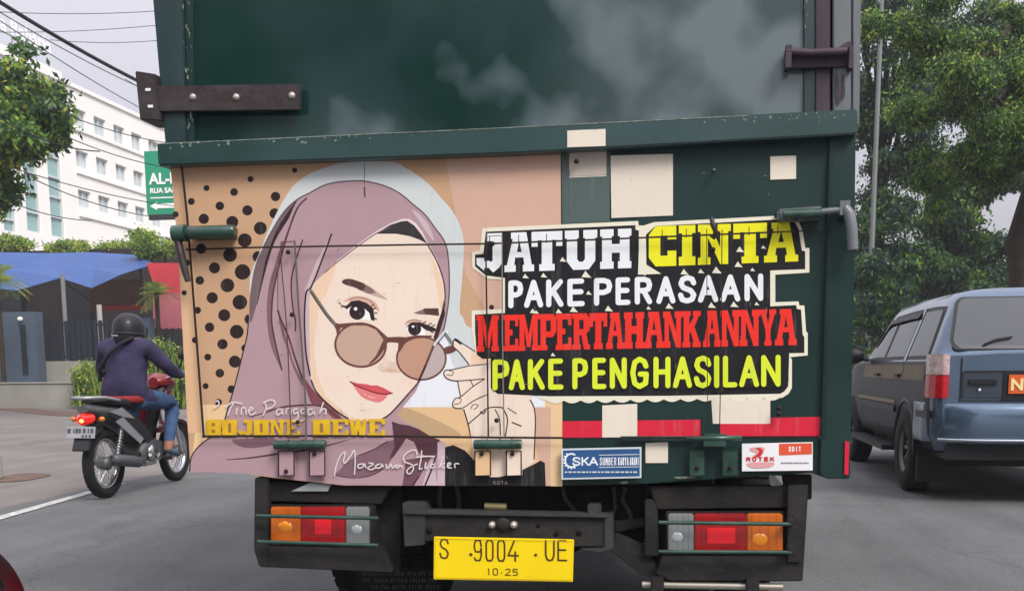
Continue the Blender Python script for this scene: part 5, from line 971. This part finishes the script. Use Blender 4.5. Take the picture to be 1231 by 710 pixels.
def make_bike(name, label, loc, rz, body, tail):
    red_ = body
    b = thing(name, label, 'motorcycle', loc, rz=rz, world=False); L = dict(local=True)
    bike_wheel(b, 0, .045); bike_wheel(b, 1.24, .036)
    loft([oring(-.18, .80, .05, .02), oring(-.05, .79, .11, .03, sq=.7), oring(.2, .775, .125, .04, sq=.7), oring(.42, .755, .12, .045, sq=.7), oring(.62, .74, .09, .04), oring(.72, .72, .05, .03)], seatm).build('seat', b, **L)
    loft([oring(-.27, .74, .05, .03), oring(-.12, .72, .10, .06), oring(.1, .68, .115, .09), oring(.34, .6, .11, .12), oring(.55, .5, .09, .13), oring(.7, .42, .06, .1)], tail).build('rear_cowl', b, **L)
    m = MB()
    for s in (-1, 1): m.prism([(s*.118, -.12, .70), (s*.118, .12, .75), (s*.118, .4, .62), (s*.118, .62, .44), (s*.118, .5, .42), (s*.118, .2, .58)], (s*.008, 0, 0), mblk)
    m.build('side_cover', b, **L)
    for s in (-1, 1):
        m = MB(); m.prism([(s*.127, -.1, .715), (s*.127, .1, .74), (s*.127, .3, .64), (s*.127, .12, .66)], (s*.004, 0, 0), msil); m.build('side_stripe', b, **L)
        m = MB(); m.prism([(s*.132, -.02, .63), (s*.132, .1, .66), (s*.132, .42, .46), (s*.132, .36, .42)], (s*.004, 0, 0), msil); m.build('side_stripe', b, **L)
    m = MB(); m.tube([(-.11, .1, .8), (-.12, -.14, .83), (-.06, -.3, .83), (.06, -.3, .83), (.12, -.14, .83), (.11, .1, .8)], .014, msil, 8); m.build('grab_rail', b, **L)
    tl = loft([oring(-.31, .655, .03, .03), oring(-.28, .66, .052, .048), oring(-.2, .67, .065, .05)], mat('bike_tail_lens', (210, 30, 24), .25, coat=.5, emit=.5)).build('tail_light', b, **L)
    m = MB(); m.ball((.01, -.31, .65), .018, .01, .014, mat('bike_tail_bulb', (255, 190, 90), .3, emit=2.2)); m.build('bulb_glow', tl, **L)
    m = MB()
    for s in (-1, 1): m.ball((s*.12, -.2, .66), .026, .022, .022, mat('indicator_orange', (210, 110, 30), .3, coat=.4)); m.tube([(s*.05, -.19, .66), (s*.11, -.2, .66)], .008, mblk, 6)
    m.build('indicator', b, **L)
    pl = MB(); pl.obox((0, -.31, .56), [Vector((1, 0, 0)), Vector((0, .97, -.24)), Vector((0, .24, .97))], (.12, .004, .046), mat('bike_plate', (152, 154, 158), .5, var=.1)); po = pl.build('number_plate', b, **L)
    m = MB(); ax = [Vector((1, 0, 0)), Vector((0, .97, -.24)), Vector((0, .24, .97))]
    for i, (x, w_, z) in enumerate([(-.1, .014, .012), (-.06, .004, .012), (-.035, .012, .012), (-.008, .01, .012), (.03, .012, .012), (.065, .006, .012), (.095, .012, .012), (.02, .008, -.03), (.05, .008, -.03), (.08, .008, -.03)]):
        m.obox(Vector((0, -.31, .56))+ax[2]*z-ax[1]*.006+ax[0]*x, ax, (w_, .001, .018 if z > 0 else .01), mat('bike_plate_ink', (70, 74, 84), .6))
    m.build('lettering', po, **L)
    m = MB(); m.prism([(-.07, -.1, .62), (-.07, -.28, .55), (-.06, -.36, .42), (-.06, -.34, .41), (-.06, -.26, .52), (-.07, -.1, .57)], (.14, 0, 0), mblk); m.build('rear_fender', b, bevel=.004, **L)
    m = MB(); m.tube([(.09, .75, .3), (.13, .6, .24), (.14, .38, .25)], [.018, .018, .03], mchr, 10); m.lathe([(0, -.01), (.03, -.01), (.044, .04), (.05, .2), (.047, .42), (.02, .46)], (.155, -.12, .33), (-.03, .95, -.14), mdull, 16); m.lathe([(0, -.004), (.024, -.004), (.024, -.012)], (.155, -.125, .33), (-.03, .95, -.14), mblk, 12); m.build('muffler', b, **L)
    m = MB(); m.tube([(.08, 0, .285), (.09, .45, .33)], .018, mblk, 8); m.tube([(-.08, 0, .285), (-.09, .45, .33)], .018, mblk, 8); m.build('swingarm', b, **L)
    for s in (-1, 1):
        m = MB(); m.tube([(s*.1, .02, .3), (s*.11, .13, .62)], .014, mchr, 8)
        for k in range(9): t = .2+k*.075; m.lathe([(.016, -.006), (.028, 0), (.016, .006)], (s*(.1+.01*t), .02+.11*t, .3+.32*t), (0, .11, .32), mchr, 10)
        m.build('shock_absorber', b, **L)
    m = MB(); m.lathe([(0, -.13), (.1, -.12), (.11, -.05), (.11, .05), (.1, .12), (0, .13)], (0, .52, .33), (1, 0, 0), mdull, 20); m.obox((0, .72, .36), [Vector((1, 0, 0)), Vector((0, .96, -.26)), Vector((0, .26, .96))], (.07, .13, .06), mdull)
    for k in range(7): m.obox((0, .66+k*.03, .375-k*.008), [Vector((1, 0, 0)), Vector((0, .96, -.26)), Vector((0, .26, .96))], (.09, .005, .075), mdull)
    m.lathe([(0, 0), (.07, 0), (.075, -.02), (0, -.02)], (.145, .52, .33), (-1, 0, 0), mchr, 20); m.build('engine', b, **L)
    m = MB(); m.tube([(-.25, .66, .27), (.25, .66, .27)], .012, mchr, 8); m.tube([(.17, .66, .27), (.26, .66, .28)], .022, mblk, 10); m.tube([(-.17, .66, .27), (-.26, .66, .28)], .022, mblk, 10); m.tube([(.2, .4, .3), (.25, .3, .33)], .014, mchr, 8); m.build('footpeg', b, **L)
    m = MB()
    for s in (-1, 1):
        pts = [(s*.10, .86, .34), (s*.15, .90, .5), (s*.17, .93, .68), (s*.12, .97, .84), (s*.05, 1.02, .86), (s*.05, 1.03, .6), (s*.06, 1.0, .4)]; m.prism(pts, (s*.012, .03, 0), body)
    m.build('leg_shield', b, bevel=.006, **L)
    loft([oring(.7, .45, .04, .05), oring(.82, .55, .05, .07), oring(.9, .75, .07, .1), oring(.96, .86, .08, .08)], mblk).build('frame_tunnel', b, **L)
    m = MB()
    for s in (-1, 1): m.tube([(s*.07, 1.24, .285), (s*.07, 1.16, .5), (s*.05, 1.0, .86)], [.017, .02, .022], msil, 10)
    m.build('front_fork', b, **L)
    m = MB()
    for k in range(26):
        a0, a1 = -.1+k*.1, -.1+(k+1)*.1; P_ = [(1.24+.315*math.cos(a), .285+.315*math.sin(a)) for a in (a0, a1)]
        for x0, x1, dz in ((-.06, -.03, -.012), (-.03, .03, 0), (.03, .06, -.012)):
            z0, z1 = (dz, 0) if x0 < -.03 else ((0, 0) if x1 < .05 else (0, dz)); m.add([(x0, P_[0][0], P_[0][1]+z0), (x1, P_[0][0], P_[0][1]+z1), (x1, P_[1][0], P_[1][1]+z1), (x0, P_[1][0], P_[1][1]+z0)], [(0, 1, 2, 3)], body, True)
    m.build('front_fender', b, weld=True, **L)
    m = MB(); m.tube([(-.33, .86, 1.0), (-.18, .95, .99), (0, .98, .95), (.18, .95, .99), (.33, .86, 1.0)], .012, mchr, 8); m.build('handlebar', b, **L)
    for s in (-1, 1): m = MB(); m.tube([(s*.23, .92, 1.0), (s*.35, .85, 1.0)], .018, mblk, 10); m.tube([(s*.22, .97, 1.0), (s*.36, .91, 1.0)], .006, mchr, 6); m.build('handle_grip', b, **L)
    loft([oring(.9, .93, .05, .05), oring(.97, .95, .13, .07), oring(1.05, .93, .14, .08), oring(1.14, .88, .07, .05)], body).build('headlight_cowl', b, **L)
    m = MB(); m.ball((0, 1.13, .89), .075, .04, .05, lampm); m.build('headlight', b, **L)
    for s in (-1, 1): m = MB(); m.tube([(s*.2, .95, 1.0), (s*.27, .93, 1.14)], .006, mblk, 6); m.ball((s*.29, .93, 1.17), .06, .012, .035, mblk); m.build('mirror', b, **L)
    return b
g = PG(130, 600); BX, BY = g.x-.09, 7.56
bike = make_bike('motorcycle', 'red and silver underbone motorcycle ridden beside the left edge of the truck', (BX, BY, 0), math.radians(1.5), mred, mdull)
b2 = copy_tree(bike); b2['label'] = 'red motorcycle cut off at the lower left corner with only its front wheel showing'
def skel(name, nodes, edges, mats_, pick, parent, sub=2):
    me = bpy.data.meshes.new(name); keys = list(nodes); me.from_pydata([nodes[k][0] for k in keys], [(keys.index(a), keys.index(b)) for a, b in edges], [])
    o = bpy.data.objects.new(name, me); COL.objects.link(o); sk = o.modifiers.new('s', 'SKIN'); sk.use_smooth_shade = True
    for i, k in enumerate(keys):
        r = nodes[k][1]; me.skin_vertices[0].data[i].radius = (r, r) if not isinstance(r, tuple) else r
    me.skin_vertices[0].data[0].use_root = True
    s = o.modifiers.new('u', 'SUBSURF'); s.levels = sub; s.render_levels = sub
    bpy.context.view_layer.update(); em = bpy.data.meshes.new_from_object(o.evaluated_get(bpy.context.evaluated_depsgraph_get())); bpy.data.objects.remove(o)
    from mathutils import noise
    for v in em.vertices:
        c = v.co
        if .84 < c.z < 1.31 or (c.z < .84 and c.z > .45): h = noise.noise(Vector((c.x*7, c.y*7, c.z*22)))*.5+noise.noise(Vector((c.x*16+5, c.y*16, c.z*30+c.x*20)))*.5; v.co = c+v.normal*h*.022
    em.name = name; em.materials.clear()
    for mt in mats_: em.materials.append(mt)
    for p in em.polygons: p.material_index = pick(p.center); p.use_smooth = True
    o = bpy.data.objects.new(name, em); COL.objects.link(o); o.parent = parent; return o
rider = thing('person', 'rider in a purple jacket and black helmet sitting on the motorcycle, seen from behind', 'person', (BX, BY, 0), rz=math.radians(1.5), world=False)
N = {'pel': ((0, .40, .85), (.185, .14)), 'abd': ((0, .41, .98), (.182, .135)), 'che': ((0, .45, 1.14), (.205, .14)), 'uch': ((0, .47, 1.24), (.16, .105)), 'nec': ((0, .49, 1.33), .06), 'hed': ((0, .51, 1.42), .085)}
E_ = [('pel', 'abd'), ('abd', 'che'), ('che', 'uch'), ('uch', 'nec'), ('nec', 'hed')]
for s, t in ((-1, 'L'), (1, 'R')):
    N.update({t+'sh': ((s*.19, .47, 1.235), .082), t+'el': ((s*.33, .60, 1.04), .058), t+'fa': ((s*.33, .72, 1.01), .046), t+'wr': ((s*.31, .80, 1.0), .034), t+'pa': ((s*.295, .855, 1.015), (.034, .022)), 
              t+'hi': ((s*.12, .44, .80), .11), t+'th': ((s*.15, .66, .79), .092), t+'kn': ((s*.18, .88, .75), .066), t+'ca': ((s*.19, .82, .56), .064), t+'an': ((s*.2, .74, .38), .044), t+'he': ((s*.2, .70, .33), .04), t+'to': ((s*.21, .86, .305), (.042, .026))})
    E_ += [('uch', t+'sh'), (t+'sh', t+'el'), (t+'el', t+'fa'), (t+'fa', t+'wr'), (t+'wr', t+'pa'), ('pel', t+'hi'), (t+'hi', t+'th'), (t+'th', t+'kn'), (t+'kn', t+'ca'), (t+'ca', t+'an'), (t+'an', t+'he'), (t+'he', t+'to')]
    for k, dx in enumerate((-.03, -.01, .01, .03)):
        x = s*.295+dx*s; N.update({f'{t}f{k}': ((x, .895, 1.022), .011), f'{t}g{k}': ((x, .905, .992), .010), f'{t}h{k}': ((x, .878, .975), .009)}); E_ += [(t+'pa', f'{t}f{k}'), (f'{t}f{k}', f'{t}g{k}'), (f'{t}g{k}', f'{t}h{k}')]
    N.update({t+'t0': ((s*.262, .85, 1.0), .013), t+'t1': ((s*.262, .875, .98), .011)}); E_ += [(t+'pa', t+'t0'), (t+'t0', t+'t1')]
jack, jean, skn, shoe = mat('purple_jacket', (58, 52, 82), .85, dark=(44, 40, 66), vscale=9, bump=.9, bscale=14), mat('blue_jeans', (66, 94, 130), .85, dark=(52, 76, 112), vscale=14, bump=.5, bscale=30), mat('skin_brown', (150, 104, 82), .6), mat('sandal_grey_blue', (66, 84, 104), .6)
def pick(c):
    if c.z > 1.31 and abs(c.x) < .12: return 2
    if c.y > .80 and c.z > .93: return 3
    if c.z < .345: return 3
    if c.z < .42: return 2
    if c.z < .86 and not (c.z > .79 and c.y < .52): return 1
    return 0
body = skel('body', N, E_, [jack, jean, skn, shoe], pick, rider)
helm = mat('helmet_black', (24, 23, 27), .5, coat=.12, var=.2, spec=.3)
hm = MB(); hm.lathe([(.085, -.15), (.12, -.145), (.128, -.09), (.132, -.03), (.128, .03), (.11, .08), (.075, .115), (.035, .13), (0, .133)], (0, .515, 1.40), (0, .06, 1), helm, 28)
ho = hm.build('helmet', rider, local=True); ho.scale = (1, 1.12, 1); ho.location = (0, -.06, 0)
m = MB(); m.lathe([(.131, -.06), (.136, -.055), (.136, -.045), (.131, -.04)], (0, .515, 1.40), (0, .06, 1), mblk, 28); m.build('rim_band', ho, local=True)
m = MB(); m.box(-.06, .0, .384, .388, 1.335, 1.343, mat('helmet_print', (170, 170, 180), .5)); mo = m.build('sticker', ho, local=True); mo.location = (-.02, -.002, .0); mo.rotation_euler = (0, 0, 0)
m = MB(); m.tube([(.1, .40, 1.32), (.02, .335, 1.27), (-.08, .30, 1.18), (-.17, .31, 1.06), (-.21, .38, .96)], .018, mat('strap_black', (32, 30, 40), .8), 8); m.build('bag_strap', rider, local=True)
m = MB(); m.tube([(-.165, .42, 1.05), (-.165, .50, .85)], [.05, .06], _m['strap_black'], 10); m.build('shoulder_bag', rider, local=True, bevel=0)
m = MB(); m.lathe([(.15, -.03), (.185, -.03), (.19, .01), (.165, .03)], (0, .40, .80), (0, 0, 1), mat('shirt_red', (128, 32, 36), .8), 24); m.build('shirt_hem', rider, local=True)
b2.location = (-2.10, 1.2, 0); b2.rotation_euler = (0, 0, math.radians(-2))
for o in b2.children: pass

# ------------------------------------------------ car
paint = mat('car_blue_grey_metallic', (92, 112, 134), .2, metal=.55, coat=.8, var=.05, vscale=1.2)
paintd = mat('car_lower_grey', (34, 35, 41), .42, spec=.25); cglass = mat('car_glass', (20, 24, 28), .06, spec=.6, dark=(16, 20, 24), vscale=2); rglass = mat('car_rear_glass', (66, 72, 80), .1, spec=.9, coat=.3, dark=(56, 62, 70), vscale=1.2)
trim = mat('car_black_trim', (26, 27, 30), .5); crome = mat('car_chrome', (186, 192, 198), .18, metal=.9)
car = thing('parked_car', '', 'car', (2.74, 8.02, 0), rz=0, world=False); car.name = 'family_car'; tag(car, 'blue grey family car driving in the lane to the right of the truck')
L = dict(local=True)
ST = [(0, 0.76, 1.12, 0.745), (0.03, 0.8, 1.176, 0.735), (0.1, 0.83, 1.36, 0.7), (0.17, 0.842, 1.53, 0.665), (0.24, 0.845, 1.61, 0.64), (0.5, 0.845, 1.635, 0.635), (1.4, 0.845, 1.64, 0.635), (2.3, 0.845, 1.62, 0.635), (2.55, 0.845, 1.56, 0.64), (2.75, 0.845, 1.44, 0.665), (3.0, 0.845, 1.288, 0.7), (3.25, 0.84, 1.128, 0.76), (3.5, 0.83, 1.08, 0.74), (4.05, 0.79, 1.0, 0.7), (4.25, 0.72, 0.92, 0.62), (4.33, 0.66, 0.8, 0.55)]
BELT = 1.08
def sec(w_, top, rw, y):
    h = [(0, .34), (w_*.8, .34), (w_-.035, .40), (w_, .52), (w_+.012, .78), (w_, min(BELT, top-.02)*.5+.5), (w_-.008, min(BELT, top-.015))]
    b = h[-1]; up = (rw+.03, max(top-.085, b[1]+.004)); h += [(b[0]*.5+up[0]*.5, b[1]*.5+up[1]*.5), up, (rw-.02, top-.03 if top > b[1]+.05 else top-.001), (rw-.14, top), (rw*.5, top+.012), (0, top+.016)]
    r = [Vector((x, y, z)) for x, z in h]; return r+[Vector((-v.x, v.y, v.z)) for v in r[-2:0:-1]]
bm_ = loft([sec(w_, top, rw, y) for y, w_, top, rw in ST], paint, True).build('body', car, **L)
cut = []
for y in (.86, 3.54):
    for s in (-1, 1):
        c_ = MB(); c_.lathe([(0, -.2), (.375, -.2), (.375, .2), (0, .2)], (s*.86, y, .37), (1, 0, 0), trim, 36, False); co = c_.build('cut', None); cut.append(co); md = bm_.modifiers.new('b', 'BOOLEAN'); md.object = co; md.solver = 'EXACT'; md.operation = 'DIFFERENCE'
bpy.context.view_layer.update(); nm = bpy.data.meshes.new_from_object(bm_.evaluated_get(bpy.context.evaluated_depsgraph_get())); bm_.modifiers.clear(); bm_.data = nm
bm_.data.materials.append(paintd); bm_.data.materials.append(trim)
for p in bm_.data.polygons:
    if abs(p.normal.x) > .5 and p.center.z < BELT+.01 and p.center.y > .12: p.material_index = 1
    if p.center.z < .42 or (abs(p.normal.x) < .9 and abs(p.center.x) > .6 and p.center.z < .75 and .5 < abs(p.center.y-2.2)-.9 < 1.0 and abs(p.center.x) < .8): p.material_index = 2
for c_ in cut: bpy.data.objects.remove(c_)
def side_pt(y, t, s, out=.006):
    for i in range(len(ST)-1):
        if ST[i][0] <= y <= ST[i+1][0]: break
    a, b = ST[i], ST[i+1]; f = (y-a[0])/(b[0]-a[0]); w_, top, rw = [a[k]+(b[k]-a[k])*f for k in (1, 2, 3)]
    zb, zt_ = min(BELT, top-.015), max(top-.085, min(BELT, top-.015)+.004); xb, xt = w_-.008, rw+.03
    return Vector((s*(xb+(xt-xb)*t+out), y, zb+(zt_-zb)*t))
def sglass(name, ys, t0, t1, s, mt, out, th=.004, parent=car):    # ys: list of (y at bottom, y at top)
    m = MB(); (a0, a1), (b0, b1) = ys; n = 6; vs = []
    for k in range(n+1):
        f = k/n; yb, yt = a0+(b0-a0)*f, a1+(b1-a1)*f; vs += [side_pt(yb, t0, s, out), side_pt((yb+yt)/2, (t0+t1)/2, s, out), side_pt(yt, t1, s, out)]
    o_ = len(vs); fs = [(k*3+j, k*3+3+j, k*3+4+j, k*3+1+j) for k in range(n) for j in range(2)]; m.add(vs, fs, mt, True); return m.build(name, parent, **L)
for s in (-1, 1):
    sglass('window_surround', [(.24, .36), (3.05, 2.52)], .03, .93, s, trim, .003)
    for (a, b) in (((.30, .42), (.98, .98)), ((1.12, 1.12), (1.88, 1.86)), ((1.98, 1.98), (2.86, 2.46))): sglass('side_window', [a, b], .09, .86, s, cglass, .007)
    for (a, b) in (((1.01, 1.01), (1.09, 1.09)),): sglass('window_pillar', [a, b], .02, .95, s, paint, .009)
    # rain visors over the door windows
    m = MB(); n = 12; vs = []
    for k in range(n+1): y = 1.1+(2.72-1.1)*k/n; t = .88 if y < 2.4 else .88-(y-2.4)*.9; a = side_pt(y, t, s, .012); b = side_pt(y, t-.11, s, .03); vs += [a, b]
    m.add(vs, [(2*k, 2*k+2, 2*k+3, 2*k+1) for k in range(n)], trim, True); m.build('rain_visor', car, **L)
    m = MB()
    for y in (1.03, 1.93, 2.88): m.box(s*.848-.004, s*.848+.004+.007*s, y, y+.008, .47, 1.09, trim)
    m.build('door_seam', car, **L)
    for y in (1.12, 2.02): m = MB(); m.obox((s*.868, y+.08, .96), [Vector((1, 0, 0)), Vector((0, 1, 0)), Vector((0, 0, 1))], (.012, .075, .014), trim); m.build('door_handle', car, bevel=.004, **L)
    m = MB(); m.box(min(s*.852, s*.872), max(s*.852, s*.872), .98+.28, 3.1, .64, .70, paintd); m.box(min(s*.85, s*.868), max(s*.85, s*.868), .05, .46, .64, .70, paintd); m.build('side_moulding', car, bevel=.005, **L)
    for nm_, zz, yy, cc in (('side_stripe', (.93, 1.05), (.27, 2.9), mat('stripe_ochre', (96, 74, 34), .4, dark=(70, 56, 36), vscale=3)), ('side_stripe', (.715, .745), (1.28, 3.1), mat('stripe_yellow', (112, 98, 56), .4)), ('side_stripe', (.715, .745), (.27, .44), _m['stripe_yellow'] if 'stripe_yellow' in _m else None)):
        m = MB(); xo = s*(.862 if zz[0] < .9 else .8565); xt_ = s*(.862 if zz[0] < .9 else .846); m.add([(xo, yy[0], zz[0]), (xo, yy[1], zz[0]), (xt_, yy[1], zz[1]), (xt_, yy[0], zz[1])], [(0, 1, 2, 3)], cc); m.build(nm_, car, **L)
    m = MB(); m.box(min(s*.78, s*.95), max(s*.78, s*.95), 1.3, 3.1, .30, .345, trim); m.build('running_board', car, bevel=.008, **L)
    m = MB(); m.ball((s*.98, 2.72, 1.14), .10, .06, .075, trim); m.tube([(s*.84, 2.72, 1.1), (s*.95, 2.72, 1.12)], .02, trim, 8); m.build('side_mirror', car, **L)
    m = MB(); m.lathe([(.365, 0), (.40, .004), (.405, .02), (.375, .03), (.365, 0)], (s*.84, .86, .37), (s, 0, 0), paintd, 36); m.v = [(x, y, z) if z > .3 else (x-s*.05, y, .3) for x, y, z in m.v]; m.build('wheel_arch', car, **L)
    # lamp cluster wrapping round the rear corner
    for nme, z0, z1, mt in (('lamp_clear', .975, 1.13, mat('car_lamp_clear', (206, 196, 196), .2, dark=(170, 120, 118), vscale=26, coat=.6)), ('lamp_red', .80, .973, mat('car_lamp_red', (196, 24, 34), .22, dark=(150, 12, 20), vscale=20, coat=.6))):
        m = MB(); pl_ = [(s*.735, -.008), (s*.78, -.008), (s*.825, .025), (s*.855, .10), (s*.862, .19), (s*.84, .19), (s*.78, .10), (s*.735, .05)]; m.prism([(x, y, z0) for x, y in pl_], (0, 0, z1-z0), mt); m.build(nme, car, bevel=.004, **L)
def rear_pt(x, z, out=.0): # slanted tailgate between z=1.12 (y=0) and z=1.63 (y=.17)
    y = -.0 if z < 1.12 else (.03*(z-1.12)/.07 if z < 1.19 else .03+.14*(z-1.19)/.40); return Vector((x, y-out, z))
rr_ = .07; pts = []
for (cx_, cz_, a0) in ((.60, 1.48, 0), (-.60, 1.48, 90), (-.64, 1.24, 180), (.64, 1.24, 270)):
    for k in range(6): a = math.radians(a0+18*k); pts.append((cx_+rr_*math.cos(a), cz_+rr_*math.sin(a)))
m = MB(); m.add([rear_pt(x*1.035, z+(z-1.36)*.05, .008) for x, z in pts], [list(range(len(pts)))], trim); m.build('window_rubber', car, fix=False, **L)
m = MB(); m.add([rear_pt(x, z, .013) for x, z in pts], [list(range(len(pts)))], rglass); m.build('rear_window', car, fix=False, **L)
m = MB(); m.tube([rear_pt(-.50, 1.2, .03), rear_pt(-.42, 1.235, .04), rear_pt(-.30, 1.255, .035)], .008, trim, 6); m.build('wiper', car, **L)
m = MB(); m.box(-.64, .64, -.012, .01, .80, 1.0, mat('car_tailgate_panel', (44, 54, 66), .35, coat=.5)); m.build('tailgate_panel', car, bevel=.004, **L)
m = MB(); m.box(-.63, .63, -.016, -.0125, .995, 1.005, trim); m.box(-.66, .66, -.004, .004, .775, .785, trim); m.box(-.655, -.645, -.006, .0, .79, 1.1, trim); m.build('tailgate_seam', car, **L)
m = MB(); m.box(-.60, -.40, -.03, -.012, .90, .94, trim); m.build('tailgate_handle', car, bevel=.006, **L)
m = MB(); m.lathe([(0, -.01), (.013, -.008), (.016, 0)], (-.52, -.014, .86), (0, 1, 0), crome, 12); m.build('lock', car, **L)
m = MB(); m.box(-.355, .145, -.02, -.012, .79, 1.0, trim); m.build('plate_recess', car, **L)
m = MB(); m.box(-.32, .11, -.032, -.022, .835, .975, mat('car_plate_orange', (206, 92, 34), .5)); cpl = m.build('number_plate', car, **L)
txt('N', .12, mat('car_plate_text', (236, 214, 150), .5), None, 'lettering', Matrix.Translation((-.31, -.0345, .862)) @ R90, offset=.004); lt_ = bpy.data.objects['lettering'] if False else [o for o in COL.objects if o.name.startswith('lettering') and o.parent is None][-1]; lt_.parent = cpl; lt_.scale = (1, 1, 1)
m = MB(); pr = [(-.74, .03), (-.80, .06), (-.862, .2), (-.87, .50), (-.84, .50), (-.80, .1), (.80, .1), (.84, .50), (.87, .50), (.862, .2), (.80, .06), (.74, -.09), (.5, -.13), (0, -.145), (-.5, -.13), (-.74, -.09)]
pq = pr[1:]; rings = []
for z, k in ((.462, .93), (.475, .965), (.51, .99), (.58, 1.0), (.66, .995), (.715, .975), (.75, .94), (.762, .90)): rings.append([Vector((x*(.96+.04*k) if abs(x) > .7 else x, (y+.16)*1.0-.16+(1-k)*.45 if y < .12 else y, z)) for x, y in pq])
bmp = loft(rings, paint, True).build('rear_bumper', car, **L)
m = MB(); m.tube([(-.80, -.03, .49), (-.74, -.098, .49), (-.5, -.138, .49), (0, -.152, .49), (.5, -.138, .49), (.74, -.098, .49), (.80, -.03, .49)], .013, crome, 8); m.build('bumper_strip', car, **L)
m = MB(); m.box(-.74, .74, -.06, .5, .34, .455, trim); m.box(-.84, -.62, .42, .46, .12, .42, trim); m.box(.62, .84, .42, .46, .12, .42, trim); m.build('underbody', car, **L)
m = MB(); m.box(-.6, .6, .5, 3.9, .24, .34, trim); m.tube([(-.7, .86, .33), (.7, .86, .33)], .05, trim, 10); m.ball((0, .86, .33), .13, .13, .12, trim); m.build('chassis', car, **L)
for y in (.86, 3.54):
    for s in (-1, 1):
        m = MB(); m.lathe([(.2, -.1), (.30, -.105), (.34, -.085), (.352, -.05), (.352, .05), (.34, .085), (.30, .105), (.2, .1)], (s*.765, y, .352), (1, 0, 0), rubber, 40)
        for i in range(44):
            a = 2*math.pi*i/44; ax = [Vector((1, 0, 0)), Vector((0, -math.sin(a), math.cos(a))), Vector((0, math.cos(a), math.sin(a)))]
            for q_ in (-.055, 0, .055): m.obox(Vector((s*.765+q_, y+.352*math.cos(a), .353+.352*math.sin(a))), ax, (.022, .017, .004), rubber)
        wo = m.build('wheel', car, **L); m = MB(); X = s*.765; m.lathe([(.0, s*.03), (.07, s*.03), (.075, s*.015)], (X, y, .352), (1, 0, 0), crome, 20)
        m.lathe([(.185, s*.06), (.21, s*.098), (.215, s*.06), (.20, -s*.05)], (X, y, .352), (1, 0, 0), gm, 32); m.lathe([(0, -s*.02), (.2, -s*.02)], (X, y, .352), (1, 0, 0), trim, 32)
        for i in range(10):
            a = 2*math.pi*i/10; d_ = Vector((0, math.cos(a), math.sin(a))); n_2 = Vector((0, -math.sin(a), math.cos(a))); m.obox(Vector((X+s*.035, y, .352))+d_*.13, [Vector((1, 0, 0)), d_, n_2], (.012, .075, .014), gm)
        m.build('rim', wo, **L)
m = MB(); fr = [(-.6, 1.14, 3.22), (.6, 1.14, 3.22), (.56, 1.50, 2.66), (-.56, 1.50, 2.66)]; m.add([Vector((x, y+.03, z+.02)) for x, z, y in fr], [(0, 1, 2, 3)], cglass); m.build('windscreen', car, fix=False, **L)
m = MB(); m.box(-.6, .6, 4.3, 4.4, .42, .62, paint); m.build('front_bumper', car, bevel=.03, **L)
# ------------------------------------------------ thin city haze
hm_ = bpy.data.materials.new('haze'); hm_.use_nodes = True; hn = hm_.node_tree.nodes; hn.remove(hn['Principled BSDF']); pv = hn.new('ShaderNodeVolumePrincipled')
pv.inputs['Color'].default_value = (.93, .95, 1, 1); pv.inputs['Density'].default_value = .0014; pv.inputs['Anisotropy'].default_value = .2; hm_.node_tree.links.new(pv.outputs[0], hn['Material Output'].inputs['Volume'])
m = MB(); m.box(-410, 410, -70, 710, -1, 17.2, hm_); tag(m.build('haze'), kind='stuff')
